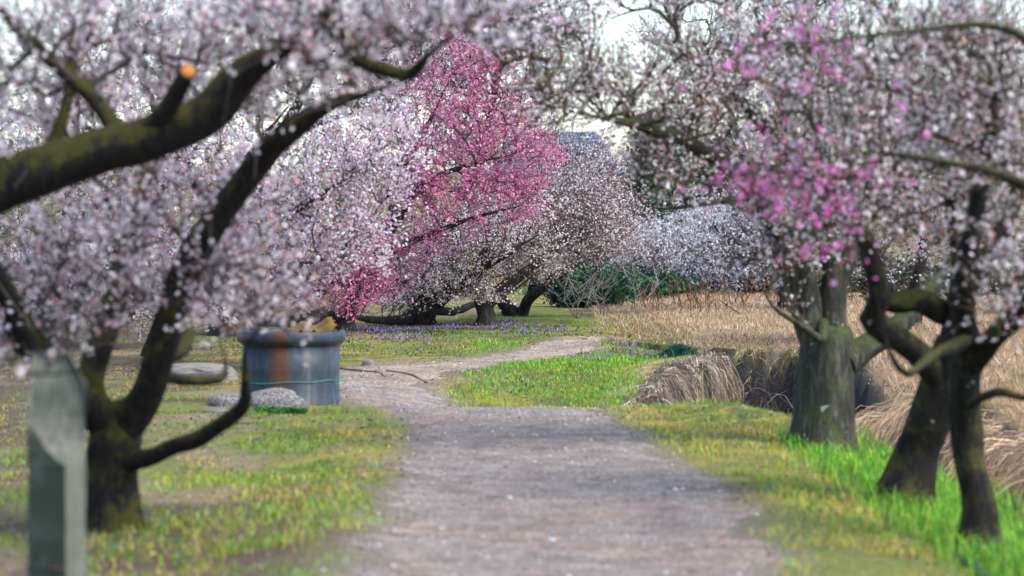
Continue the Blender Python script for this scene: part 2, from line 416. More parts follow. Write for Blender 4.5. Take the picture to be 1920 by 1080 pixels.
def ribbons(P, wd, cols):
    """P (n,k,3) strand points, flat ribbons"""
    n, k, _ = P.shape
    T = np.gradient(P, axis=1); S = norm(np.cross(T, np.array([0.25, 1, .1]) + rng.normal(0, .35, (n, 1, 3))))
    tap = np.linspace(1, .25, k)[None, :, None]
    A = P - S * wd[:, None, None] * tap / 2; B = P + S * wd[:, None, None] * tap / 2
    V = np.stack([A, B], 2).reshape(n, 2 * k, 3)
    T = []
    for j in range(k - 1): T += [(2 * j, 2 * j + 1, 2 * j + 3), (2 * j, 2 * j + 3, 2 * j + 2)]
    F = (np.arange(n)[:, None, None] * 2 * k + np.array(T)[None]).reshape(-1, 3)
    return V.reshape(-1, 3), F, np.repeat(cols, 2 * k, 0)
# strands hanging over the ditch edges
def edge_strands(i0, i1, n, lmin, lmax, out, pal, wd=(.004, .010)):
    P = DITCH[i0:i1 + 1]; seg = np.linalg.norm(np.diff(P, axis=0), axis=1)
    j = rng.choice(len(seg), n, p=seg / seg.sum()); t = rng.random(n)
    q = P[j] * (1 - t[:, None]) + P[j + 1] * t[:, None]
    e = P[j + 1] - P[j]; nr = norm(np.stack([e[:, 1], -e[:, 0]], 1))           # toward the ditch (polygon runs so the inside is on this side)
    s = poly_sd(*(q + nr * .2).T, DITCH) > 0
    nr = np.where(s[:, None], nr, -nr)
    cl = hash2(np.floor(q[:, 0] * 14), np.floor(q[:, 1] * 11), 5)                # tufts: strands of one tuft lean and hang alike
    keep = rng.random(n) < sstep(.12, .5, cl) * .85 + .15
    q, nr, e, cl = q[keep], nr[keep], e[keep], cl[keep]; n = len(q)
    cl2 = (hash2(np.floor(q[:, 0] * 14), np.floor(q[:, 1] * 11), 15) - .5)[:, None]
    q = q - nr * (rng.normal(.03, .06, (n, 1)) + .10 * cl2)
    z = height(*q.T) + .01; L = rng.uniform(lmin, lmax, n) * (.45 + .9 * cl); k = 5
    u = np.linspace(0, 1, k)[None]
    o = (out * rng.uniform(.4, 1.7, (n, 1)) * (1 + 1.2 * cl2)) * np.sin(u * 1.7) + .10
    side = (rng.normal(0, .22, (n, 1)) + cl2 * .7) * u * L[:, None]
    tang = norm(e)
    Q = np.empty((n, k, 3))
    Q[..., 0] = q[:, :1] + nr[:, :1] * o + tang[:, :1] * side
    Q[..., 1] = q[:, 1:] + nr[:, 1:] * o + tang[:, 1:] * side
    Q[..., 2] = z[:, None] + L[:, None] * (rng.uniform(.02, .22, (n, 1)) * np.sin(np.minimum(u * 4, 3.1)) - u ** 1.3)
    Q[:, 1:] += rng.normal(0, .018, (n, k - 1, 3))
    Q[:, 0, 2] -= .02
    return ribbons(Q, rng.uniform(*wd, n), pick(n, pal, .38) * (.35 + 1.1 * hash2(np.floor(q[:, 0] * 14), np.floor(q[:, 1] * 11), 25))[:, None])
HANG = [((.46, .36, .24), 3), ((.34, .26, .20), 3), ((.26, .21, .17), 2), ((.55, .45, .30), 1.5), ((.15, .12, .10), 1.5)]
parts = [edge_strands(4, 10, 7500, .25, 1.0, .12, HANG, (.003, .010)), edge_strands(15, 17, 260, .04, .16, .05, [((.30, .28, .05), 2), ((.38, .27, .14), 2)]),
         edge_strands(19, 22, 7000, .25, .8, .30, STRAW, (.003, .008))]
V, F, Cc = join(parts)
obj('hanging_straw', mesh_np('hanging_straw', V, F, M_STRAW, Cc), label='dead grass strands hanging over the ditch banks', cat='grass', kind='stuff')
# dead bramble stems in the ditch
n = 260
q = np.stack([rng.uniform(1.4, 3.2, n), rng.uniform(34, 37.6, n)], 1); q = q[poly_sd(q[:, 0], q[:, 1], DITCH) > .2]; n = len(q)
k = 7; u = np.linspace(0, 1, k)[None]
a = rng.uniform(0, 6.28, (n, 1)); L = rng.uniform(.4, 1.3, (n, 1))
Q = np.stack([q[:, :1] + np.cos(a) * L * .6 * u + rng.normal(0, .03, (n, k)), q[:, 1:] + np.sin(a) * L * .4 * u, height(*q.T)[:, None] + L * .75 * np.sin(u * 2.6) ** .8 + rng.normal(0, .02, (n, k))], -1)
V, F, Cc = ribbons(Q, rng.uniform(.006, .011, n), pick(n, [((.11, .08, .075), 2), ((.20, .155, .135), 1.4), ((.08, .045, .042), 1)], .3))
obj('dead_brambles', mesh_np('dead_brambles', V, F, M_STRAW, Cc), label='tangle of bare dead bramble stems in the ditch', cat='brambles', kind='stuff')
# dead weed stalks standing on the far bank
x, y = scatter(70, 1.6, 4.4, 45, 51, lambda x, y: np.ones_like(x))
n = len(x); k = 4; u = np.linspace(0, 1, k)[None]; hgt = rng.uniform(.12, .36, (n, 1))
Q = np.stack([x[:, None] + rng.normal(0, .08, (n, 1)) * u, y[:, None] + 0 * u, height(x, y)[:, None] + hgt * u], -1)
p0 = ribbons(Q, rng.uniform(.010, .02, n), pick(n, [((.15, .085, .045), 1), ((.20, .13, .07), 1)], .3))
m_ = 12; xs = np.repeat(Q[:, -1, 0], m_); ys = np.repeat(y, m_); zs = np.repeat(Q[:, -1, 2], m_) - rng.uniform(0, .16, n * m_)
p1 = blades(xs + rng.normal(0, .015, n * m_), ys, rng.uniform(.02, .06, n * m_), rng.uniform(.008, .016, n * m_), .8, pick(n * m_, [((.17, .09, .045), 1)], .3), z=zs)
V, F, Cc = join([p0, p1])
obj('dead_weed_stalks', mesh_np('dead_weed_stalks', V, F, M_STRAW, Cc), label='brown dead weed stalks standing on top of the far bank', cat='weeds', kind='stuff')

# pebbles and leaf litter
def pebbles(x, y, r, cols):
    n = len(x); z = height(x, y) + .006 + r * .12
    T = np.array([(1, 0, 0), (0, 1, 0), (-1, 0, 0), (0, -1, 0), (0, 0, .6), (0, 0, -.6)], float)
    a = rng.uniform(0, 6.28, n); ca, sa = np.cos(a), np.sin(a)
    S = T[None] * (r[:, None, None] * rng.uniform(.6, 1.2, (n, 6, 1)))
    V = np.stack([S[..., 0] * ca[:, None] - S[..., 1] * sa[:, None] + x[:, None], S[..., 0] * sa[:, None] + S[..., 1] * ca[:, None] + y[:, None], S[..., 2] + z[:, None]], -1)
    T = np.array([(0, 1, 4), (1, 2, 4), (2, 3, 4), (3, 0, 4), (1, 0, 5), (2, 1, 5), (3, 2, 5), (0, 3, 5)])
    return V.reshape(-1, 3), (np.arange(n)[:, None, None] * 6 + T[None]).reshape(-1, 3), np.repeat(cols, 6, 0)
x, y = scatter(26000, -2.2, 1.7, 15, 41, lambda x, y: sstep(-.2, .2, path_sd(x, y)) * (.25 + .75 * sstep(.4, .6, fbm(x * 1.5, y, 211, 3))))
r = np.clip(rng.lognormal(-5.1, .45, len(x)), .003, .022)
V, F, Cc = pebbles(x, y, r, pick(len(x), [((.26, .25, .25), 4), ((.36, .34, .32), 2), ((.14, .13, .13), 3), ((.5, .48, .46), .6)], .25))
obj('gravel', mesh_np('gravel', V, F, M_STONE_BITS, Cc), label='loose grey gravel and small stones strewn over the path', cat='gravel', kind='stuff')
x, y = scatter(22000, -5, 3.5, 16, 42, lambda x, y: off_ditch(x, y) * (.12 + .88 * sstep(.46, .6, fbm(x * 1.2, y * .9, 221, 3))) * (1 - .8 * sstep(0, .3, path_sd(x, y))))
V, F, Cc = blades(x, y, rng.uniform(.006, .02, len(x)), rng.uniform(.010, .024, len(x)), 2.2, pick(len(x), [((.17, .10, .055), 3), ((.30, .20, .12), 2), ((.36, .28, .2), .7), ((.09, .06, .045), 2)], .3))
obj('leaf_litter', mesh_np('leaf_litter', V, F, M_STRAW, Cc), label='scattered brown leaf litter and fallen petals on the soil', cat='leaves', kind='stuff')

# ------------------------------------------------------------------ trees
def catmull(P, step):
    P = np.array(P, float); Q = np.vstack([2 * P[0] - P[1], P, 2 * P[-1] - P[-2]]); out = []
    for a, b, c, d in zip(Q, Q[1:], Q[2:], Q[3:]):
        m = max(2, int(np.linalg.norm((c - b)[:3]) / step)); t = np.linspace(0, 1, m, endpoint=False)[:, None]
        out.append(.5 * ((2 * b) + (c - a) * t + (2 * a - 5 * b + 4 * c - d) * t ** 2 + (3 * b - a - 3 * c + d) * t ** 3))
    return np.vstack(out + [P[-1:]])
def limb_mesh(name, P, R, sides, mat, gnarl=.14, flare=False, origin=None, blunt=False):
    """one continuous gnarled tube through P with radii R (parallel-transport rings)"""
    n = len(P); T = norm(np.gradient(P, axis=0)); ref = np.array([0, 1, .1]) if abs(T[0][1]) < .8 else np.array([1, 0, 0])
    u = norm(ref - T[0] * ref.dot(T[0])); U = []
    for t_ in T:
        u = u - t_ * u.dot(t_); u = u / np.linalg.norm(u); U.append(u)
    U = np.array(U); W = np.cross(T, U)
    a = np.linspace(0, 2 * np.pi, sides, endpoint=False); ph = rng.uniform(0, 99)
    s = np.concatenate([[0], np.cumsum(np.linalg.norm(np.diff(P, axis=0), axis=1))])
    A, S = np.meshgrid(a, s)
    g = 1 + gnarl * 1.6 * (fbm(np.cos(A) * 1.3 + ph, np.sin(A) * 1.3 + S / np.maximum(R[0] * 4, .05), 17, 3) - .5) \
        + gnarl * .9 * (vnoise(np.cos(A) * 3.5 + ph, np.sin(A) * 3.5 + S * 3, 27) - .5) * np.cos(A * 5 + ph)
    RR = R[:, None] * g
    if flare:
        RR = RR * (1 + (.42 + .3 * np.cos(A * 4 + ph)) * np.exp(-np.maximum(S - .12, 0) / .14))
    V = P[:, None] + RR[..., None] * (np.cos(A)[..., None] * U[:, None] + np.sin(A)[..., None] * W[:, None])
    V = np.concatenate([V.reshape(-1, 3)] + ([P[-1:] + T[-1:] * (R[-1] * (.15 if blunt else .6))]))
    if origin is not None: V = V - origin
    F = []
    for i_ in range(n - 1):
        for j in range(sides):
            k = (j + 1) % sides
            F.append((i_ * sides + j, i_ * sides + k, (i_ + 1) * sides + k, (i_ + 1) * sides + j))
    tip = n * sides
    me = bpy.data.meshes.new(name)
    me.from_pydata(V.tolist(), [], F + [((n - 1) * sides + j, (n - 1) * sides + (j + 1) % sides, tip) for j in range(sides)])
    me.polygons.foreach_set('use_smooth', np.ones(len(me.polygons), bool)); me.materials.append(mat); me.update()
    return me
def tubes(P, R, sides):
    """batch of thin tubes, P (n,k,3), R (n,k)"""
    n, k, _ = P.shape
    T = norm(np.gradient(P, axis=1)); ref = norm(rng.normal(size=(n, 1, 3)) * .2 + np.array([.3, .8, .1]))
    U = norm(np.cross(T, ref)); W = np.cross(T, U)
    a = np.arange(sides) * 2 * np.pi / sides
    V = P[:, :, None] + R[:, :, None, None] * (np.cos(a)[None, None, :, None] * U[:, :, None] + np.sin(a)[None, None, :, None] * W[:, :, None])
    T = []
    for i_ in range(k - 1):
        for j in range(sides):
            q = (j + 1) % sides; A, B, C_, D = i_ * sides + j, i_ * sides + q, (i_ + 1) * sides + q, (i_ + 1) * sides + j
            T += [(A, B, C_), (A, C_, D)]
    F = (np.arange(n)[:, None, None] * k * sides + np.array(T)[None]).reshape(-1, 3)
    return V.reshape(-1, 3), F, k * sides
def blossoms(Cn, Nn, r, cp, calyx, full=True):
    """open five-sided cups with a stamen heart and a small calyx cone behind"""
    n = len(Cn); a = np.arange(5) * 2 * np.pi / 5
    ref = rand_dirs(n); U = norm(np.cross(Nn, ref)); W = np.cross(Nn, U)
    cup = rng.uniform(.05, .6, n)
    V = np.empty((n, 10, 3)); V[:, 0] = Cn
    for j in range(5):
        rr = (r * rng.uniform(.85, 1.1, n))[:, None]
        V[:, 1 + j] = Cn + rr * (np.cos(a[j]) * U + np.sin(a[j]) * W) + Nn * (r * cup)[:, None]
    for j in range(3):
        b = j * 2.094
        V[:, 6 + j] = Cn + (r * .30)[:, None] * (np.cos(b) * U + np.sin(b) * W) - Nn * (r * .02)[:, None]
    V[:, 9] = Cn - Nn * (r * .42)[:, None]
    T = np.array([(0, 1, 2), (0, 2, 3), (0, 3, 4), (0, 4, 5), (0, 5, 1), (6, 9, 7), (7, 9, 8), (8, 9, 6)])
    C = np.repeat(cp[:, None], 10, 1)
    if not full:                                     # far trees: the cup alone, its heart in the calyx colour
        C[:, 0] = C[:, 0] * .6 + calyx * .4
        return V[:, :6].reshape(-1, 3), (np.arange(n)[:, None, None] * 6 + T[None, :5]).reshape(-1, 3), C[:, :6].reshape(-1, 3)
    C[:, 0] = C[:, 0] * np.array((.94, .80, .72)); C[:, 6:] = calyx[:, None]
    return V.reshape(-1, 3), (np.arange(n)[:, None, None] * 10 + T[None]).reshape(-1, 3), C.reshape(-1, 3)

def ell_points(ells, n):
    wt = np.array([e[6] if len(e) > 6 else 1.0 for e in ells]); wt /= wt.sum()
    out = []
    for e, k in zip(ells, rng.multinomial(n, wt)):
        px, py, d, rx, ry, rd = e[:6]
        q = rand_dirs(k) * rng.random((k, 1)) ** (1 / 2.4)
        c = at(px, py, d); s = d / FPX
        out.append(c + q * np.array([rx * s, rd, ry * s]))
    return np.concatenate(out)

WHITE_PINK = [((.90, .79, .85), 4), ((.94, .91, .94), 5), ((.82, .56, .66), 1.3), ((.60, .33, .29), .8)]
PALE_PINK = [((.92, .75, .81), 4), ((.94, .88, .91), 5), ((.87, .53, .64), 1.7), ((.60, .30, .27), .8)]
WHITE = [((.94, .93, .90), 7), ((.90, .86, .87), 2), ((.82, .68, .70), .8)]
COOL_WHITE = [((.90, .90, .92), 5), ((.84, .81, .87), 3), ((.74, .62, .68), 1)]
HOT_PINK = [((.90, .24, .50), 4), ((.92, .40, .62), 3), ((.82, .12, .26), 1.2), ((.94, .60, .74), 1.6)]
MAGENTA = [((.86, .20, .62), 4), ((.88, .36, .72), 3), ((.78, .10, .48), 1)]
BROWN_CAL = ((.20, .05, .035), .35); RED_CAL = ((.30, .03, .03), .3)
TW_GREY = [((.07, .056, .05), 3), ((.15, .13, .125), 1.5), ((.04, .03, .027), 3)]
TW_RED = [((.075, .052, .05), 3), ((.16, .06, .055), 1.4), ((.12, .10, .095), 1.5)]
TW_OLIVE = [((.08, .065, .035), 3), ((.16, .135, .10), 1.5), ((.05, .038, .024), 3)]

def tree(name, label, cat, limbs, ells, n_attr, mat, pal, cal, twigpal, shoots=6, shoot_len=(.18, .45), per=7, bl_r=(.0125, .0165),
         updir=(0, 0, .6), spread=.8, sides=14, bloom=1.0, group=None, start=.0, stubs=(), rtip=.0032, clump=.5, skip_trunk=True):
    """limbs: polylines of (px, py, depth, radius m); the first one is the trunk, standing on the ground"""
    b0 = at(*limbs[0][0][:3]); gz = float(height(b0[0], b0[1]))
    base = np.array([b0[0], b0[1], gz]); root = empty(name, base, label, cat, group)
    nodes, plen, par, ndir, rlim = [], [], [], [], []
    for li, pl in enumerate(limbs):
        P = np.array([list(at(p[0], p[1], p[2])) + [p[3]] for p in pl])
        if li == 0:
            P[0, 2] = gz; P = np.vstack([[P[0, 0], P[0, 1], gz - .18, P[0, 3]], P])
        Q = catmull(P, .07 if li == 0 else .06); L, R = Q[:, :3].copy(), np.maximum(Q[:, 3], .006)
        s = np.linspace(0, 1, len(L))
        if li not in stubs and len(pl) > 3: R = np.maximum(R * (1 - .75 * sstep(.7, 1, s) * (li > 0)), .005)
        amp = np.minimum(.35 * R, .03) * sstep(0, .15, s)
        for ax in range(3): L[:, ax] += amp * 2 * (fbm(s * len(L) * .16 + li * 7.3 + ax * 31, s * 0 + b0[0], 3, 2) - .5)
        sd_n = sides if R.max() > .05 else 8
        stub = li in stubs
        me = limb_mesh('trunk' if li == 0 else 'limb', L, R, sd_n, mat, .26, li == 0, base, stub)
        o = obj('trunk' if li == 0 else 'limb', me, root)
        if stub:
            t_ = norm(L[-1] - L[-3]); a = np.arange(12) * math.pi / 6
            u = norm(np.cross(t_, [0, .3, 1])); v_ = np.cross(t_, u)
            c = L[-1] + t_ * R[-1] * .05
            ring = c + R[-1] * .92 * (np.cos(a)[:, None] * u + np.sin(a)[:, None] * v_)
            Vc = np.vstack([ring, ring + t_ * .012, [c + t_ * (.012 + R[-1] * .12)]]) - base
            Fc = [(j, (j + 1) % 12, 12 + (j + 1) % 12) for j in range(12)] + [(j, 12 + (j + 1) % 12, 12 + j) for j in range(12)] + [(12 + j, 12 + (j + 1) % 12, 24) for j in range(12)]
            obj('cut_end', mesh_np('cut_end', Vc, np.array(Fc), M_CUT), o, label='pale orange freshly sawn cut end')
            continue
        if li == 0 and skip_trunk and len(limbs) > 1: continue
        i0 = int(len(L) * (.3 if li else .6)); acc = .3
        for k in range(i0, len(L), 2):
            nodes.append(L[k]); plen.append(acc); par.append(-1); ndir.append(norm(L[min(k + 1, len(L) - 1)] - L[max(k - 1, 0)])); rlim.append(R[k] * .75); acc += .04
    A = ell_points(ells, n_attr)
    nd0 = np.array(nodes); dist0 = np.array([np.min(np.linalg.norm(nd0 - a, axis=1)) for a in A])
    A = A[np.argsort(dist0 * rng.uniform(.85, 1.2, len(A)))]
    cap = len(nodes) + len(A) * 30
    NP = np.empty((cap, 3)); PL = np.empty(cap); n0 = len(nodes); NP[:n0] = nd0; PL[:n0] = plen; cnt = n0
    par = list(par); ND = list(ndir); RL = list(rlim); chains = []
    for a in A:
        D = np.linalg.norm(NP[:cnt] - a, axis=1); cost = D + .28 * PL[:cnt]; j = int(np.argmin(cost)); d = D[j]
        if d < .04: continue
        m = int(np.clip(d / .12, 2, 14)); p0 = NP[j]; t = np.linspace(0, 1, m + 1)[1:, None]
        t0 = ND[j] * d * .6 + np.array([0, 0, .15]) * d; t1 = (a - p0) * .8
        h = (2 * t ** 3 - 3 * t ** 2 + 1) * p0 + (t ** 3 - 2 * t ** 2 + t) * t0 + (-2 * t ** 3 + 3 * t ** 2) * a + (t ** 3 - t ** 2) * t1
        h[:-1] += rng.normal(0, .05 * d / m + .008, (m - 1, 3))
        idx = []; prev = j; pd = p0
        for k in range(m):
            NP[cnt] = h[k]; PL[cnt] = PL[prev] + np.linalg.norm(h[k] - pd); par.append(prev); ND.append(norm(h[k] - pd)); RL.append(9)
            pd = h[k]; prev = cnt; idx.append(cnt); cnt += 1
        chains.append((j, idx))
    count = np.zeros(cnt)
    for _, idx in chains: count[idx[-1]] += 1
    for k in range(cnt - 1, n0 - 1, -1): count[par[k]] += count[k]
    rad = rtip * np.maximum(count, 1) ** .48
    # side branches
    K = 6; CP = np.empty((len(chains), K, 3)); CR = np.empty((len(chains), K))
    for q, (j, idx) in enumerate(chains):
        seq = [j] + idx; pts = NP[seq]; rr = rad[seq].copy(); rr[0] = rr[1]
        if j < n0: rr = np.minimum(rr, max(RL[j], .005))
        u = np.linspace(0, len(seq) - 1, K)
        for ax in range(3): CP[q, :, ax] = np.interp(u, np.arange(len(seq)), pts[:, ax])
        CR[q] = np.interp(u, np.arange(len(seq)), rr)
    V1, F1, vs = tubes(CP - base, CR, 5 if base[1] < 30 else 3)
    c1 = np.repeat(pick(len(chains), twigpal[:1], .15) * .75, vs, 0)
    # shoots
    tot = len(chains) * shoots
    ci = np.repeat(np.arange(len(chains)), shoots); u = rng.uniform(.25, 1, tot) * (K - 1); lo = np.minimum(u.astype(int), K - 2); fr = (u - lo)[:, None]
    p0 = CP[ci, lo] * (1 - fr) + CP[ci, lo + 1] * fr
    dr = norm(norm(CP[ci, lo + 1] - CP[ci, lo]) * .7 + rand_dirs(tot) * spread + np.array(updir))
    ln = rng.uniform(*shoot_len, tot); k = 3
    bend = rand_dirs(tot) * .12 + np.array([0, 0, .08])
    sp = np.stack([p0, p0 + dr * (ln * .5)[:, None] + bend * (ln * .25)[:, None], p0 + dr * ln[:, None] + bend * ln[:, None]], 1)
    r0 = rtip * rng.uniform(.55, .95, tot)
    V2, F2, vs2 = tubes(sp - base, np.stack([r0, r0 * .8, r0 * .45], 1), 3)
    c2 = np.repeat(pick(tot, twigpal, .25), vs2, 0)
    Vt, Ft, Ct = join([(V1, F1, c1), (V2, F2, c2)])
    obj('branches', mesh_np('branches', Vt, Ft, M_TWIG, Ct, True), root, kind='stuff')
    # flowers along the shoots, in uneven clumps
    if bloom > 0:
        nb = rng.poisson(per * bloom * (1 if base[1] < 30 else .85) * (1 - clump + 2 * clump * hash2(ci, ci * 0, 3)))
        bi = np.repeat(np.arange(tot), nb); u = rng.uniform(.05, 1, len(bi))[:, None]
        A0, A1, A2 = sp[bi, 0], sp[bi, 1], sp[bi, 2]
        pos = np.where(u < .5, A0 + (A1 - A0) * u * 2, A1 + (A2 - A1) * (u - .5) * 2)
        nn = rand_dirs(len(bi)); r = rng.uniform(*bl_r, len(bi))
        bud = rng.random(len(bi)) < .18; r = np.where(bud, r * .5, r)
        pos = pos + nn * (r * .7 + .003)[:, None]
        cp = pick(len(bi), pal, .07)
        cp = np.where(bud[:, None], cp * np.array((.92, .62, .66)), cp)
        Vb, Fb, Cb = blossoms(pos - base, nn, r, cp, pick(len(bi), [(cal[0], 1)], cal[1]), base[1] < 30)
        obj('blossoms', mesh_np('blossoms', Vb, Fb, M_PETAL, Cb), root, kind='stuff')
    return root

ORCH = 'plum trees of the orchard'
# --- left foreground tree
tree('plum_tree', 'forked mossy plum tree with pinkish white blossom growing right behind the wooden post', 'tree', [
    [(205, 1005, 19.5, .125), (208, 930, 19.5, .12), (212, 850, 19.5, .125), (222, 790, 19.5, .12), (255, 765, 19.5, .085)],
    [(225, 810, 19.5, .10), (275, 745, 19.4, .085), (305, 660, 19.3, .088), (330, 570, 19.2, .08), (365, 480, 19.1, .078), (430, 370, 19.0, .07), (510, 275, 18.8, .062), (600, 205, 18.6, .05), (690, 175, 18.4, .04), (765, 150, 18.3, .025)],
    [(215, 800, 19.6, .09), (180, 760, 19.7, .075), (175, 690, 19.8, .07), (205, 590, 19.9, .068), (235, 480, 20, .06), (265, 360, 20.2, .05), (330, 230, 20.4, .035)],
    [(200, 800, 19.5, .08), (120, 715, 19.2, .075), (45, 625, 19.0, .078), (5, 540, 18.8, .07), (-40, 420, 18.6, .05)],
    [(240, 870, 19.5, .055), (300, 845, 19.2, .045), (380, 812, 18.9, .043), (450, 765, 18.7, .036), (460, 725, 18.6, .028), (462, 650, 18.5, .016), (500, 600, 18.4, .010)],
    [(290, 700, 19.5, .04), (340, 711, 19.9, .028), (412, 709, 20.2, .026), (424, 685, 20.3, .02), (412, 640, 20.4, .010)],
    [(300, 680, 19.5, .05), (340, 655, 20.0, .038), (355, 625, 20.3, .03)],
], [(250, 430, 19.6, 330, 200, 1.0, 1.6), (80, 560, 19.2, 140, 140, .8, .5), (560, 130, 18.6, 230, 130, .8, .9), (440, 560, 19.2, 150, 95, .6, .55), (110, 630, 19.0, 90, 55, .5, .2), (470, 620, 18.6, 110, 45, .4, .22), (180, 180, 20, 260, 160, .9, .7)],
    300, M_BARK_L, WHITE_PINK, BROWN_CAL, TW_GREY, shoots=6, per=4.2, clump=.75, rtip=.0040)
# --- tree leaning in from the left edge
tree('plum_tree', 'plum tree leaning in with a thick mossy limb and orange sawn stub', 'tree', [
    [(-420, 1010, 18.6, .17), (-400, 860, 18.5, .16), (-350, 680, 18.3, .15), (-260, 520, 18.1, .14)],
    [(-280, 560, 18.1, .13), (-170, 430, 17.9, .125), (-60, 372, 17.8, .12), (60, 330, 17.7, .112), (180, 285, 17.6, .105), (300, 250, 17.5, .10), (390, 215, 17.5, .095), (450, 150, 17.4, .088), (520, 95, 17.3, .08), (590, 50, 17.2, .075), (640, -30, 17.0, .06)],
    [(240, 280, 17.6, .06), (300, 215, 17.4, .052), (335, 165, 17.3, .045), (350, 135, 17.2, .036)],
    [(230, 265, 17.6, .05), (170, 180, 17.7, .04), (90, 110, 17.8, .034), (20, 40, 17.9, .028), (-40, -40, 18, .02)],
    [(610, 40, 17.2, .05), (655, 75, 17.1, .036), (670, 115, 17.0, .032), (720, 132, 17.0, .030), (770, 140, 16.9, .028), (800, 105, 16.8, .022), (850, 70, 16.7, .014)],
    [(80, 325, 17.7, .05), (110, 250, 17.9, .035), (130, 160, 18.1, .028), (135, 40, 18.3, .02)],
    [(-200, 470, 17.9, .05), (-120, 570, 16.4, .022), (-30, 650, 15.0, .012), (70, 700, 14.2, .008), (165, 690, 13.8, .005)],
], [(200, 60, 17.9, 330, 110, .8, 1), (640, 60, 17.0, 230, 80, .7, .9), (60, 190, 18.1, 160, 120, .7, .6), (900, 50, 16.6, 140, 60, .5, .3), (420, 120, 17.8, 200, 90, .6, .5), (80, 680, 14.1, 110, 30, .15, .03)],
    215, M_BARK_L, WHITE_PINK, BROWN_CAL, TW_GREY, shoots=5, per=4.2, clump=.75, stubs=(2,), rtip=.0040)
# --- pale pink mass behind the drum
tree('plum_tree', 'pale pink plum tree in full bloom spreading behind the rusty drum', 'tree', [
    [(300, 668, 37.0, .13), (310, 620, 36.8, .12), (330, 570, 36.4, .11), (365, 520, 36, .09)],
    [(345, 545, 36.2, .08), (430, 470, 35.2, .06), (540, 400, 34.2, .045), (660, 330, 33.6, .03)],
    [(340, 555, 36.2, .07), (430, 530, 35, .05), (540, 500, 34, .04), (650, 480, 33.5, .025)],
    [(350, 530, 36, .07), (400, 400, 35.4, .05), (470, 290, 35, .04), (540, 200, 34.6, .025)],
], [(600, 380, 34, 190, 150, 1.0, 1.6), (500, 480, 34.4, 170, 120, 1.0, 1.3), (690, 300, 34, 110, 90, .8, .7), (430, 300, 35.4, 180, 140, .9, .9), (660, 470, 33.8, 90, 60, .6, .5)],
    420, M_BARK_W, PALE_PINK, BROWN_CAL, TW_GREY, shoots=7, per=8, shoot_len=(.15, .38), clump=.4)
# --- trees filling in the left background
tree('plum_tree', 'whitish pink plum tree behind the forked tree, seen between its limbs', 'tree', [
    [(90, 650, 39.5, .14), (85, 610, 39.4, .13), (110, 560, 39.2, .11)],
    [(105, 575, 39.2, .08), (190, 500, 38.6, .06), (280, 400, 38, .04), (340, 280, 37.6, .03)],
    [(95, 590, 39.3, .08), (20, 520, 39, .06), (-40, 420, 38.7, .04), (-60, 280, 38.5, .03)],
    [(108, 570, 39.2, .08), (120, 440, 39, .06), (140, 280, 38.8, .04), (150, 120, 38.6, .025)],
], [(120, 330, 38.8, 260, 240, 1.1, 2), (250, 510, 38.4, 160, 110, .9, .9), (40, 560, 39, 150, 75, .8, .7), (330, 580, 38.4, 120, 45, .7, .4)],
    460, M_BARK_W, WHITE_PINK, BROWN_CAL, TW_GREY, shoots=7, per=8, shoot_len=(.15, .4), clump=.4)
tree('plum_tree', 'tall blush plum tree rising behind the thick mossy limb', 'tree', [
    [(420, 634, 41, .14), (415, 590, 41, .13), (420, 520, 40.8, .12), (440, 440, 40.6, .10)],
    [(435, 460, 40.6, .08), (360, 330, 40.2, .06), (280, 180, 39.8, .04), (230, 40, 39.5, .025)],
    [(440, 450, 40.6, .08), (500, 300, 40.2, .06), (580, 150, 39.9, .04), (620, 10, 39.6, .025)],
], [(300, 120, 39.8, 260, 150, 1.0, 1.2), (600, 120, 39.8, 210, 140, 1.0, 1.0), (730, 120, 42.6, 130, 140, .6, .9), (880, 40, 42.5, 160, 60, .6, .5)],
    400, M_BARK_W, PALE_PINK, BROWN_CAL, TW_GREY, shoots=7, per=7, shoot_len=(.2, .45), clump=.4)
# --- the hot pink tree
tree('plum_tree', 'hot pink plum tree in bloom between the pale pink and white trees', 'tree', [
    [(640, 622, 42.3, .13), (642, 600, 42.3, .12), (655, 570, 42.2, .11), (680, 530, 42, .10), (720, 460, 41.8, .08)],
    [(700, 490, 41.9, .06), (780, 450, 41.4, .035), (880, 410, 41, .022), (980, 385, 40.6, .012)],
    [(715, 465, 41.8, .06), (790, 350, 41.3, .035), (880, 310, 41, .022), (960, 290, 40.7, .012)],
    [(718, 460, 41.8, .06), (760, 320, 41.9, .035), (810, 220, 41.9, .022), (850, 130, 41.8, .012)],
    [(660, 570, 42.2, .09), (560, 600, 41.6, .07), (480, 600, 41.2, .05), (420, 590, 41, .03)],
    [(670, 550, 42.1, .06), (650, 540, 41.2, .035), (610, 545, 40.6, .02), (560, 540, 40.2, .012)],
], [(880, 230, 41.2, 140, 150, .9, 1.7), (870, 370, 41, 150, 70, .8, .9), (970, 310, 41, 85, 80, .6, .6), (640, 540, 40.9, 120, 55, .6, .6), (760, 460, 41.2, 110, 70, .7, .4), (900, 110, 41, 90, 50, .6, .3), (690, 480, 41.2, 100, 80, .6, .4)],
    520, M_BARK_W, HOT_PINK, RED_CAL, TW_GREY, shoots=7, per=7, shoot_len=(.14, .36), bl_r=(.011, .0145), clump=.45, updir=(.2, 0, .35))
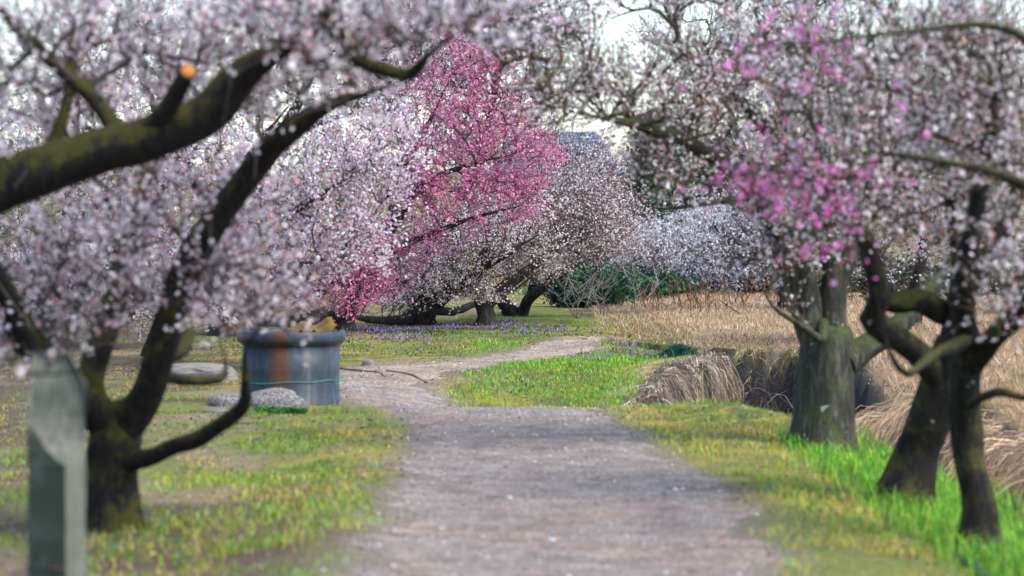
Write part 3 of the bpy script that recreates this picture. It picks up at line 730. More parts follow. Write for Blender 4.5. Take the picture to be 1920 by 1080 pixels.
# --- white trees of the middle
tree('plum_tree', 'low white plum tree with a thick sprawling trunk at the flower carpet', 'tree', [
    [(785, 620, 44.0, .15), (788, 602, 44, .16), (795, 586, 43.9, .14), (815, 568, 43.8, .10)],
    [(786, 596, 44, .08), (745, 602, 43.6, .055), (690, 598, 43.3, .045), (640, 590, 43, .03)],
    [(805, 575, 43.9, .10), (870, 525, 43.5, .07), (940, 480, 43.2, .045), (1010, 440, 43, .025)],
    [(795, 582, 43.9, .10), (795, 530, 43.7, .07), (805, 470, 43.5, .05), (840, 400, 43.2, .03)],
    [(812, 578, 43.9, .075), (840, 585, 44.3, .05), (890, 570, 45.8, .042), (960, 545, 46, .03), (1020, 500, 46.2, .02)],
    [(786, 585, 44, .08), (758, 540, 43.8, .06), (745, 500, 43.6, .04), (770, 430, 43.4, .025)],
], [(880, 470, 43.5, 150, 60, .9, 1.3), (960, 430, 43.4, 110, 70, .8, .8), (780, 520, 43.5, 75, 60, .7, .7), (860, 548, 43.3, 110, 24, .5, .4), (735, 575, 43.3, 60, 24, .5, .25)],
    370, M_BARK_W, WHITE, RED_CAL, TW_RED, shoots=7, per=6.5, shoot_len=(.18, .48), bl_r=(.0105, .0135), clump=.3, updir=(.45, 0, .55), spread=.5, rtip=.0034)
tree('plum_tree', 'white plum tree with reddish whips, its short trunk among purple flowers', 'tree', [
    [(910, 615, 43.6, .105), (913, 590, 43.6, .095), (908, 565, 43.6, .10), (904, 545, 43.6, .085)],
    [(910, 572, 43.6, .08), (945, 540, 43.6, .07), (1010, 490, 43.6, .05), (1080, 430, 43.6, .03)],
    [(905, 552, 43.6, .075), (900, 500, 43.7, .05), (930, 420, 43.8, .035), (980, 350, 44, .02)],
    [(906, 556, 43.6, .06), (870, 520, 44, .045), (820, 490, 44.4, .03), (770, 470, 44.6, .02)],
], [(1010, 430, 44.2, 130, 85, .9, 1.3), (1090, 420, 44.2, 80, 80, .8, .8), (930, 420, 44.5, 90, 70, .7, .6), (990, 520, 43.8, 70, 25, .5, .25)],
    330, M_BARK_W, WHITE, RED_CAL, TW_RED, shoots=8, per=6, shoot_len=(.25, .7), bl_r=(.0105, .0135), clump=.3, updir=(.55, 0, .75), spread=.4, rtip=.0034)
tree('plum_tree', 'white plum tree with two leaning stems at the end of the flower carpet', 'tree', [
    [(972, 607, 46.5, .10), (966, 590, 46.5, .095), (950, 570, 46.4, .085), (935, 550, 46.3, .07)],
    [(974, 602, 46.5, .075), (986, 575, 46.4, .07), (1005, 548, 46.2, .065), (1060, 505, 46, .05), (1120, 450, 45.7, .03), (1160, 390, 45.5, .02)],
    [(990, 568, 46.4, .05), (1010, 500, 46.2, .045), (1050, 420, 46, .03), (1080, 330, 45.8, .02)],
], [(1070, 365, 45.9, 85, 90, .8, 1.2), (1120, 450, 45.8, 60, 70, .6, .7), (1040, 480, 46, 80, 35, .5, .3)],
    290, M_BARK_W, WHITE, RED_CAL, TW_RED, shoots=8, per=6, shoot_len=(.25, .7), bl_r=(.0105, .0135), clump=.3, updir=(.4, 0, .85), spread=.4, rtip=.0034)
# --- white trees beyond the ditch
tree('plum_tree', 'broad silvery white plum tree beyond the dry grass bank', 'tree', [
    [(1290, 600, 57, .16), (1285, 585, 57, .15), (1275, 560, 57, .13)],
    [(1278, 570, 57, .09), (1220, 530, 56.8, .07), (1170, 510, 56.6, .05), (1135, 490, 56.4, .03)],
    [(1275, 565, 57, .09), (1265, 500, 56.8, .07), (1255, 450, 56.6, .04)],
    [(1278, 570, 57, .09), (1340, 520, 56.8, .07), (1390, 450, 56.6, .04)],
], [(1230, 490, 56.8, 100, 60, 1.2, 1.4), (1310, 460, 56.8, 80, 70, 1.1, .8), (1190, 530, 56.8, 70, 30, .8, .4)],
    380, M_BARK_W, COOL_WHITE, BROWN_CAL, TW_GREY, shoots=8, per=8, bl_r=(.014, .019), shoot_len=(.2, .6), clump=.35, updir=(.1, 0, .9), spread=.5, rtip=.0038)
tree('plum_tree', 'greyish white plum tree with drooping dark boughs beside the silvery one', 'tree', [
    [(1430, 604, 53, .17), (1432, 580, 53, .15), (1420, 550, 53, .13)],
    [(1422, 560, 53, .09), (1370, 530, 52.8, .07), (1310, 535, 52.6, .05), (1250, 550, 52.4, .03)],
    [(1422, 556, 53, .09), (1390, 480, 52.8, .06), (1340, 420, 52.6, .04)],
    [(1424, 556, 53, .09), (1470, 480, 52.8, .06), (1500, 420, 52.6, .04)],
], [(1390, 480, 52.8, 110, 80, 1.1, 1.4), (1320, 540, 52.8, 80, 35, .8, .5), (1460, 430, 52.8, 90, 70, .9, .6)],
    330, M_BARK_W, COOL_WHITE, BROWN_CAL, TW_GREY, shoots=8, per=6, bl_r=(.014, .019), shoot_len=(.2, .6), clump=.5, updir=(-.1, 0, .7), spread=.6, rtip=.0038)
# --- right row
tree('plum_tree', 'stout grey green plum trunk with a split seam standing at the ditch edge', 'tree', [
    [(1545, 828, 26.0, .205), (1548, 770, 26, .19), (1552, 710, 26, .185), (1555, 650, 26, .19), (1550, 620, 26, .17)],
    [(1540, 660, 26, .12), (1515, 600, 26, .11), (1500, 520, 25.9, .10), (1470, 430, 25.7, .085), (1400, 340, 25.4, .065), (1300, 270, 25, .05), (1200, 235, 24.7, .035), (1100, 215, 24.4, .02), (1000, 190, 24.2, .012)],
    [(1585, 680, 26, .10), (1630, 650, 26.1, .085), (1690, 610, 26.2, .075), (1740, 550, 26.4, .06), (1800, 460, 26.6, .04)],
    [(1560, 630, 26, .10), (1560, 540, 26, .085), (1540, 420, 25.9, .065), (1480, 300, 25.6, .05), (1380, 180, 25.3, .035), (1270, 90, 25, .02)],
    [(1545, 600, 26, .035), (1540, 635, 25.6, .03), (1500, 610, 25.4, .022), (1450, 575, 25.3, .016), (1425, 530, 25.2, .012)],
    [(1560, 580, 26, .07), (1610, 430, 26, .055), (1650, 280, 26, .04), (1680, 120, 26, .025)],
    [(1420, 365, 25.5, .03), (1330, 380, 25.2, .018), (1230, 390, 25, .013), (1180, 355, 24.9, .009)],
], [(1300, 190, 25, 220, 110, .9, 1.6), (1080, 170, 24.5, 170, 90, .8, 1.0), (1480, 300, 25.6, 170, 150, 1.0, 1.2), (1450, 90, 25.4, 250, 90, .9, 1.0), (1260, 330, 25, 80, 60, .5, .3), (1480, 490, 25.7, 90, 90, .6, .35), (1650, 250, 26, 160, 180, .9, .7), (1000, 60, 24.6, 160, 60, .7, .6), (1230, -10, 24.9, 200, 70, .7, .6), (1520, -20, 25.6, 220, 70, .7, .6)],
    500, M_BARK_R3, WHITE_PINK, BROWN_CAL, TW_OLIVE, shoots=6, per=3.4, clump=.8, rtip=.0048, updir=(-.1, 0, .45), sides=20)
tree('plum_tree', 'leaning dark plum trunk between the stout trunk and the hose', 'tree', [
    [(1690, 915, 22.2, .15), (1715, 850, 22.2, .125), (1745, 780, 22.1, .12), (1770, 700, 22, .12), (1790, 640, 21.9, .11)],
    [(1765, 710, 22, .085), (1720, 665, 21.8, .07), (1660, 620, 21.6, .075), (1630, 590, 21.5, .07), (1650, 550, 21.4, .06), (1620, 440, 21.2, .05), (1540, 330, 21, .035), (1450, 250, 20.8, .02)],
    [(1790, 640, 21.9, .10), (1810, 540, 21.8, .085), (1800, 420, 21.7, .065), (1770, 280, 21.6, .05), (1700, 130, 21.5, .03)],
    [(1785, 590, 21.9, .07), (1730, 565, 21.8, .065), (1670, 570, 21.7, .055), (1620, 560, 21.6, .035)],
    [(1800, 560, 21.8, .06), (1870, 450, 21.7, .05), (1930, 300, 21.6, .035)],
], [(1700, 330, 21.4, 190, 180, .9, 1.3), (1820, 180, 21.6, 180, 160, .9, 1.0), (1560, 350, 21.1, 140, 120, .7, .7), (1560, 120, 21.2, 220, 90, .8, .6), (1850, 460, 21.7, 110, 110, .6, .4), (1760, -20, 21.6, 220, 80, .7, .5)],
    360, M_BARK_R, WHITE_PINK, BROWN_CAL, TW_OLIVE, shoots=6, per=3.4, rtip=.0042)
tree('plum_tree', 'slim dark plum trunk rising from long grass beside the black hose', 'tree', [
    [(1838, 1012, 20.0, .115), (1835, 950, 20, .10), (1820, 880, 20, .085), (1815, 800, 20, .085), (1812, 720, 19.9, .085), (1815, 640, 19.8, .08)],
    [(1812, 700, 19.9, .06), (1860, 640, 19.6, .06), (1930, 560, 19.4, .05), (1990, 440, 19.2, .04)],
    [(1815, 650, 19.8, .075), (1808, 540, 19.6, .06), (1830, 400, 19.4, .05), (1860, 240, 19.2, .04), (1880, 80, 19, .025)],
    [(1815, 760, 19.9, .03), (1870, 735, 19.4, .022), (1920, 745, 19.2, .018), (1980, 730, 19, .012)],
    [(1815, 640, 19.8, .05), (1760, 660, 19.0, .03), (1700, 700, 18.6, .018), (1660, 640, 18.4, .012), (1640, 540, 18.2, .009)],
], [(1850, 260, 19.2, 150, 200, .7, 1), (1790, 110, 19, 200, 110, .7, .7), (1900, 520, 19.3, 90, 130, .5, .4)],
    170, M_BARK_R, WHITE_PINK, BROWN_CAL, TW_OLIVE, shoots=5, per=3.2, rtip=.0042)
# --- magenta tree reaching in from the right
tree('plum_tree', 'sparse magenta plum tree whose loose sprays hang in front of the right row', 'tree', [
    [(2180, 1080, 18.5, .11), (2170, 900, 18.4, .10), (2140, 700, 18.2, .09), (2090, 520, 18, .08)],
    [(2110, 560, 18, .07), (2000, 400, 17.6, .034), (1880, 330, 17.3, .022), (1740, 300, 17, .015), (1600, 285, 16.8, .010), (1450, 310, 16.6, .007)],
    [(2095, 530, 18, .06), (2010, 240, 17.6, .034), (1900, 60, 17.2, .02), (1700, 60, 16.9, .013), (1480, 85, 16.6, .009), (1300, 80, 16.5, .006)],
], [(1440, 330, 16.7, 110, 50, .4, 1.1), (1540, 390, 16.8, 140, 90, .4, .8), (1430, 110, 16.6, 200, 100, .4, .9), (1640, 300, 17, 150, 110, .5, .5), (1570, 500, 16.8, 50, 90, .3, .35)],
    54, M_BARK_R, MAGENTA, RED_CAL, TW_OLIVE, shoots=4, per=2.4, rtip=.0026, clump=.85, shoot_len=(.12, .35), updir=(0, 0, -.1), bl_r=(.011, .0145))

# --- trees standing behind the right row, beyond the ditch
tree('plum_tree', 'white plum tree beyond the ditch, seen between the two right trunks', 'tree', [
    [(1700, 640, 40, .13), (1702, 610, 40, .12), (1712, 570, 39.9, .10)],
    [(1708, 585, 39.9, .07), (1640, 500, 39.6, .05), (1570, 400, 39.3, .03), (1530, 280, 39, .02)],
    [(1710, 575, 39.9, .07), (1730, 450, 39.7, .05), (1720, 300, 39.5, .03), (1700, 150, 39.3, .02)],
], [(1620, 400, 39.5, 150, 150, 1.0, 1.2), (1720, 280, 39.6, 150, 180, 1.0, 1.0), (1560, 230, 39.3, 130, 140, .9, .7)],
    280, M_BARK_W, COOL_WHITE, BROWN_CAL, TW_OLIVE, shoots=6, per=5, shoot_len=(.2, .5), clump=.5)
tree('plum_tree', 'brownish white plum tree behind the slim trunk at the mound', 'tree', [
    [(1935, 655, 38, .13), (1930, 610, 38, .12), (1915, 560, 37.9, .10)],
    [(1920, 575, 37.9, .07), (1850, 480, 37.6, .05), (1800, 360, 37.3, .03), (1780, 220, 37, .02)],
    [(1916, 565, 37.9, .07), (1940, 400, 37.6, .05), (1930, 240, 37.3, .03), (1900, 80, 37, .02)],
], [(1830, 420, 37.6, 130, 160, 1.0, 1.0), (1900, 220, 37.5, 140, 190, 1.0, 1.1), (1780, 190, 37.3, 120, 150, .8, .6)],
    260, M_BARK_W, WHITE_PINK, BROWN_CAL, TW_OLIVE, shoots=6, per=4.5, shoot_len=(.2, .5), clump=.5)
tree('plum_tree', 'tall white plum tree behind the stout split trunk, topmost over the ditch', 'tree', [
    [(1480, 612, 47, .14), (1478, 570, 47, .13), (1470, 500, 46.9, .11)],
    [(1472, 510, 46.9, .08), (1420, 360, 46.6, .06), (1370, 220, 46.3, .04), (1320, 80, 46, .02)],
    [(1472, 500, 46.9, .08), (1520, 350, 46.7, .06), (1540, 180, 46.5, .04), (1530, 40, 46.3, .02)],
], [(1400, 210, 46.4, 130, 170, 1.0, 1.0), (1500, 150, 46.5, 160, 150, 1.0, 1.0), (1290, 90, 46.2, 120, 80, .8, .4), (1420, -10, 46.2, 260, 70, .8, .7)],
    340, M_BARK_W, COOL_WHITE, BROWN_CAL, TW_OLIVE, shoots=6, per=5, shoot_len=(.2, .5), clump=.5)

tree('plum_tree', 'tall grey twigged plum tree far behind the hot pink one', 'tree', [
    [(840, 596, 54, .15), (842, 540, 54, .14), (850, 450, 54, .12)],
    [(848, 470, 54, .08), (780, 330, 53.8, .06), (720, 180, 53.6, .04), (690, 30, 53.4, .02)],
    [(850, 450, 54, .08), (900, 300, 53.8, .06), (930, 150, 53.6, .04), (940, 10, 53.4, .02)],
], [(800, 180, 53.8, 150, 170, 1.0, 1.0), (930, 160, 53.8, 130, 160, 1.0, 1.0), (1000, 60, 53.6, 110, 80, .8, .4)],
    330, M_BARK_W, PALE_PINK, BROWN_CAL, TW_GREY, shoots=8, per=4.5, shoot_len=(.25, .7), clump=.5, rtip=.006, bl_r=(.014, .018))
tree('plum_tree', 'low pinkish plum tree far behind the forked tree and the slab', 'tree', [
    [(230, 612, 47, .14), (232, 590, 47, .13), (240, 560, 47, .11)],
    [(238, 570, 47, .08), (160, 540, 46.8, .06), (60, 520, 46.6, .04), (-20, 510, 46.4, .02)],
    [(240, 565, 47, .08), (320, 540, 46.8, .06), (420, 530, 46.6, .04), (500, 530, 46.4, .02)],
    [(238, 560, 47, .08), (240, 480, 46.8, .05), (260, 400, 46.6, .02)],
], [(100, 540, 46.7, 140, 60, .9, 1.0), (360, 545, 46.7, 150, 55, .9, 1.1), (240, 470, 46.8, 180, 70, .9, .8)],
    330, M_BARK_W, PALE_PINK, BROWN_CAL, TW_GREY, shoots=8, per=6, shoot_len=(.2, .5), clump=.4, rtip=.004, bl_r=(.013, .017))

# --- bare saplings at the foot of the far bank
def sapling(px, py, d, h, n, lab):
    b = at(px, py, d); gz = float(height(b[0], b[1])); base = np.array([b[0], b[1], gz]); root = empty('bare_sapling', base, lab, 'sapling', 'bare saplings by the far bank')
    for q in range(n):
        a = rng.uniform(0, 6.28); o = rng.uniform(.15, .5) * (q > 0); hh = h * rng.uniform(.65, 1)
        t_ = np.linspace(0, 1, 9); P = np.stack([np.cos(a) * o * t_ ** 1.3, np.sin(a) * o * .7 * t_ ** 1.3, -.05 + hh * t_], 1)
        P[1:] += rng.normal(0, .012, (8, 3))
        me = limb_mesh('stem', P, np.linspace(.010, .003, 9), 6, M_SAP); st = obj('stem', me, root)
        k = 9; j = rng.integers(3, 8, k); dr = norm(np.stack([rng.normal(0, .7, k), rng.normal(0, .4, k), rng.uniform(.4, 1, k)], 1)); L = rng.uniform(.15, .4, k)[:, None]
        S = np.stack([P[j], P[j] + dr * L * .5 + rng.normal(0, .015, (k, 3)), P[j] + dr * L + np.array([0, 0, .06])], 1)
        V, F, vs = tubes(S, np.tile([.004, .003, .0015], (k, 1)), 4)
        obj('twigs', mesh_np('twigs', V, F, M_TWIG, np.repeat(pick(k, [((.26, .22, .21), 1)], .15), vs, 0)), st, kind='stuff')
M_SAP = bark_mat('bark_pale_sapling', (.16, .135, .12), (.32, .28, .26), (.12, .12, .06), 0)
sapling(1085, 622, 45.5, .55, 4, 'pale bare sapling with splayed stems at the end of the flower carpet')
sapling(1130, 620, 46.5, .75, 3, 'pale bare sapling in front of the dark evergreen bush')
sapling(1190, 618, 45.8, .7, 2, 'slim bare sapling standing at the dry grass bank')

# --- evergreens, far hedge and shed
def leaf_tris(P, size, drop, cols):
    n = len(P); a = rand_dirs(n); a[:, 2] = a[:, 2] * .6 - drop; a = norm(a); s = norm(np.cross(a, rand_dirs(n)))
    L = size * rng.uniform(.6, 1.4, n)[:, None]
    V = np.stack([P, P + a * L * .5 + s * L * .22, P + a * L, P + a * L * .5 - s * L * .22], 1).reshape(-1, 3)
    F = (np.arange(n)[:, None, None] * 4 + np.array([(0, 1, 2), (0, 2, 3)])[None]).reshape(-1, 3)
    return V, F, np.repeat(cols, 4, 0)
EVG = [((.018, .065, .035), 3), ((.03, .09, .035), 2), ((.012, .04, .03), 2), ((.05, .11, .03), .7)]
def evergreen(name, lab, cat, px, d, wpx, top, n, pal, shape='cone', size=.12, group=None):
    b = at(px, 600, d); gz = float(height(b[0], b[1])); base = np.array([b[0], b[1], gz]); root = empty(name, base, lab, cat, group)
    hh = at(px, top, d)[2] - gz; rr = wpx / 2 / FPX * d
    P = np.stack([np.zeros(8), np.zeros(8), np.linspace(-.15, hh * .9, 8)], 1) + rng.normal(0, .01, (8, 3))
    obj('trunk', limb_mesh('trunk', P, np.linspace(rr * .1 + .02, .01, 8), 10, M_BARK_W, flare=True), root)
    nc = n // 45; u = rng.random(nc) ** (.75 if shape == 'cone' else 1)
    prof = (1 - u) ** .7 if shape == 'cone' else np.sqrt(np.clip(1 - (2 * u - 1) ** 2, .03, 1))
    a = rng.uniform(0, 6.28, nc); q = rr * prof * rng.uniform(.45, 1.05, nc)
    C = np.stack([np.cos(a) * q, np.sin(a) * q, hh * (.04 + .96 * u)], 1)
    ci = np.repeat(np.arange(nc), 45); P = C[ci] + rng.normal(0, 1, (len(ci), 3)) * np.array([.16, .16, .10]) * (rr * .8 + .1)
    P[:, 2] = np.maximum(P[:, 2], .01)
    V, F, Cc = leaf_tris(P, size, .35 if shape == 'cone' else 0, pick(nc, pal, .25)[ci] * rng.uniform(.75, 1.25, (len(ci), 1)))
    obj('crown', mesh_np('crown', V, F, M_LEAF, Cc), root, kind='stuff')
evergreen('evergreen_tree', 'dark bluish green conifer rising behind the silvery white plum tree', 'tree', 1225, 72, 190, 225, 9000, EVG)
evergreen('evergreen_tree', 'dark conifer behind the whips of the leaning white plum tree', 'tree', 1150, 76, 130, 330, 5500, EVG)
evergreen('evergreen_tree', 'broad dark conifer behind the greyish white plum tree', 'tree', 1350, 80, 200, 270, 8000, EVG)
evergreen('evergreen_bush', 'dark green bush behind the bare saplings', 'bush', 1105, 49.5, 160, 505, 7000, EVG, 'ball', .07)
evergreen('evergreen_bush', 'low dark green bush under the silvery white plum tree', 'bush', 1215, 52, 170, 520, 7000, EVG, 'ball', .07)
evergreen('evergreen_bush', 'dark green bush under the greyish white plum tree', 'bush', 1345, 60, 200, 560, 4500, EVG, 'ball', .07)
evergreen('evergreen_bush', 'light green bush behind the two leaning stems', 'bush', 1015, 55, 80, 560, 3000, [((.08, .14, .03), 2), ((.14, .17, .05), 2), ((.22, .17, .07), 1)], 'ball', .06)
SCRUB = [((.07, .055, .042), 3), ((.05, .065, .03), 2), ((.12, .10, .085), 2), ((.03, .05, .028), 2)]
for lab, px, d, wd, top, pal in (
        ('brown scrub bush behind the forked plum tree', 60, 54, 260, 500, SCRUB), ('brown scrub bush behind the long weathered slab', 330, 56, 280, 505, SCRUB),
        ('dark scrub bush behind the pipe drum and hot pink sprays', 590, 58, 260, 510, SCRUB), ('dark scrub bush behind the sprawling white plum trunk', 770, 54, 220, 540, SCRUB),
        ('golden brown dry thicket behind the short trunk among purple flowers', 925, 57, 250, 548, [((.26, .19, .08), 3), ((.16, .14, .05), 2), ((.34, .24, .12), 2)]),
        ('dark scrub bush behind the stout split trunk', 1560, 56, 260, 470, SCRUB), ('brown scrub bush behind the leaning dark trunk', 1720, 52, 240, 500, SCRUB),
        ('brown scrub bush behind the slim dark trunk', 1890, 54, 260, 470, SCRUB)):
    evergreen('scrub_bush', lab, 'bush', px, d, wd, top, 4500, pal, 'ball', .08)
# far hedgerow
nc = 620; cx = rng.uniform(-20, 24, nc); cy = rng.uniform(96, 104, nc) + 26 * (np.abs(cx - 2.0) < 4.2)
top = 3.6 + 1.6 * fbm(cx * .25, cy * .1, 301, 3) - 2.2 * np.exp(-((cx - 2.2) / 1.6) ** 2)
C = np.stack([cx, cy, height(cx, cy) + top * rng.random(nc) ** .7], 1); ci = np.repeat(np.arange(nc), 34)
P = C[ci] + rng.normal(0, .38, (len(ci), 3)); P[:, 2] = np.maximum(P[:, 2], height(P[:, 0], P[:, 1]) + .02)
V, F, Cc = leaf_tris(P, .2, -.3, pick(nc, [((.10, .085, .07), 3), ((.06, .075, .04), 2), ((.14, .12, .115), 2), ((.03, .06, .03), 1)], .25)[ci] * rng.uniform(.75, 1.25, (len(ci), 1)))
obj('far_hedgerow', mesh_np('far_hedgerow', V, F, M_LEAF, Cc), label='far off hedgerow of brown and green scrub beyond the orchard', cat='hedgerow', kind='stuff')

def simple_mat(name, stops, scale, rough=.7, metal=0, bumpd=.01, vec_scale=None):
    m, n, b = new_mat(name); co = objco(n)
    if vec_scale:
        mp = N(n, 'ShaderNodeMapping'); mp.inputs['Scale'].default_value = vec_scale; n.links.new(co, mp.inputs[0]); co = mp.outputs[0]
    f = noise_node(n, scale, 6, .65, co); n.links.new(ramp(n, f.outputs[0], stops).outputs[0], b.inputs['Base Color'])
    b.inputs['Roughness'].default_value = rough; b.inputs['Metallic'].default_value = metal
    bump(n, b, f.outputs[0], .5, bumpd); return m
def box_mesh(name, x0, x1, y0, y1, z0, z1, mat):
    V = [(x, y, z) for z in (z0, z1) for y in (y0, y1) for x in (x0, x1)]
    me = bpy.data.meshes.new(name); me.from_pydata(V, [], [(0, 2, 3, 1), (4, 5, 7, 6), (0, 1, 5, 4), (2, 6, 7, 3), (0, 4, 6, 2), (1, 3, 7, 5)])
    me.materials.append(mat); me.update(); return me
# shed with a blue roof, on the lower ground beyond
c = at(1042, 300, 108); gz = float(height(c[0], 108)); r_top = at(1090, 252, 108)[2]; r_eave = at(1150, 332, 108)[2]
shed = empty('shed', (c[0], 108, gz), 'farm shed with a blue grey ribbed hip roof far behind the trees', 'shed')
M_SHED = simple_mat('shed_wall', [(.3, (.20, .18, .15)), (.7, (.32, .30, .27))], 3); M_BLUE = simple_mat('blue_roof', [(.3, (.055, .12, .18)), (.7, (.09, .18, .25))], 2, .45)
obj('wall', box_mesh('wall', -1.7, 1.7, -1.6, 1.6, -.1, r_eave - gz + .02, M_SHED), shed)
e, t_ = r_eave - gz, r_top - gz
rf = bpy.data.meshes.new('roof'); ex, ey, rx = 2.0, 2.1, 1.15
rf.from_pydata([(-ex, -ey, e), (ex, -ey, e), (ex, ey, e), (-ex, ey, e), (-rx, 0, t_), (rx, 0, t_), (-ex, -ey, e - .08), (ex, -ey, e - .08), (ex, ey, e - .08), (-ex, ey, e - .08)], [],
               [(0, 1, 5, 4), (1, 2, 5), (2, 3, 4, 5), (3, 0, 4), (0, 6, 7, 1), (1, 7, 8, 2), (2, 8, 9, 3), (3, 9, 6, 0), (9, 8, 7, 6)])
rf.materials.append(M_BLUE); ro = obj('roof', rf, shed)
for k in range(9):
    u = (k + .5) / 9.5; z = e + (t_ - e) * u; w_ = ex + (rx - ex) * u; yy_ = -ey * (1 - u)
    obj('roof_course', box_mesh('roof_course', -w_ + .02, w_ - .02, yy_ - .03, yy_ + .03, z - .02, z + .045, M_BLUE), ro)
obj('ridge_cap', box_mesh('ridge_cap', -rx, rx, -.09, .09, t_ - .03, t_ + .07, M_BLUE), ro)
obj('door', box_mesh('door', -.6, .6, -1.66, -1.58, 0, 1.8, M_SHED), shed)

# ------------------------------------------------------------------ wooden post
D0 = 14.6
def pw(px, py, dd=0): return at(px, py, D0 + dd)
pb = at(100, 1080, D0); gz = float(height(pb[0], D0)); pbase = np.array([pb[0], D0, gz])
rows = []
for py in list(np.linspace(1235, 880, 12)) + list(np.linspace(871, 785, 9)) + list(np.linspace(770, 664, 8)):
    z = at(100, py, D0)[2]
    t1 = float(np.clip((871 - py) / 86, 0, 1)); t2 = float(np.clip((785 - py) / 121, 0, 1))
    A = np.array([46.0, 0.06]); B = np.array([124.0, -.05]); Cc_ = np.array([157.0, .03]); Dd = np.array([92.0, .17])
    B1 = B + (A - B) * (t1 ** .62) ; B2 = B + (Cc_ - B) * min(1, t1 * 2.2)
    if t1 > 0: B1 = B1 + np.array([0, .012 * t1]); B2 = B2 + np.array([0, .012 * t1])
    A2 = A + np.array([5, .055]) * t2; B1 = B1 + np.array([5, .05]) * t2
    sh = float(np.clip((722 - py) / 60, 0, 1)); Cq = Cc_ - np.array([34, -.05]) * sh; B2 = B2 + np.array([0, .04]) * t2 - np.array([34, -.03]) * sh
    E = np.array([128.0 - 20 * sh, .15])
    rows.append([np.array([(p[0] - 960) / FPX * D0, D0 + p[1], z]) - pbase for p in (A2, B1, B2, Cq, E, Dd)])
V = np.array(rows); V[0, :, 2] = -.25; nr = len(rows)
V += rng.normal(0, .0012, V.shape)
F = [(i_ * 6 + j, i_ * 6 + (j + 1) % 6, (i_ + 1) * 6 + (j + 1) % 6, (i_ + 1) * 6 + j) for i_ in range(nr - 1) for j in range(6)]
me = bpy.data.meshes.new('wooden_post'); me.from_pydata(V.reshape(-1, 3).tolist(), [], F + [tuple((nr - 1) * 6 + j for j in range(6))])
def post_mat():
    m, n, b = new_mat('weathered_post'); co = objco(n)
    mp = N(n, 'ShaderNodeMapping'); mp.inputs['Scale'].default_value = (1, 1, .06); n.links.new(co, mp.inputs[0])
    f = noise_node(n, 70, 5, .7, mp.outputs[0]); f2 = noise_node(n, 6, 4, .6, co)
    c = ramp(n, f.outputs[0], [(.3, (.065, .065, .05)), (.55, (.12, .12, .096)), (.75, (.19, .19, .155))]).outputs[0]
    g = N(n, 'ShaderNodeNewGeometry'); sx = N(n, 'ShaderNodeSeparateXYZ'); n.links.new(g.outputs['Normal'], sx.inputs[0])
    # shade of the left side put into the colour: left-facing wood turns dark green
    left_shade = N(n, 'ShaderNodeMath', operation='MULTIPLY_ADD'); n.links.new(sx.outputs[0], left_shade.inputs[0]); left_shade.inputs[1].default_value = -.55; n.links.new(f2.outputs[0], left_shade.inputs[2])
    mk = ramp(n, left_shade.outputs[0], [(.5, (0, 0, 0)), (.85, (1, 1, 1))])
    c = mixc(n, mk.outputs[0], c, (.038, .052, .032))
    n.links.new(c, b.inputs['Base Color']); bump(n, b, f.outputs[0], .5, .006); return m
me.materials.append(post_mat()); me.update()
post = empty('wooden_post', pbase, 'weathered green grey wooden post with a scooped slanting top', 'post')
obj('shaft', me, post)
obj('iron_band', limb_mesh('iron_band', np.array([[(p[0] - 960) / FPX * D0, D0 + p[1], at(100, 1064, D0)[2]] for p in ((44, .06), (80, .005), (124, -.058))]) - pbase, np.array([.004] * 3), 6, simple_mat('wire', [(.3, (.05, .045, .04)), (.7, (.10, .08, .07))], 40)), post)

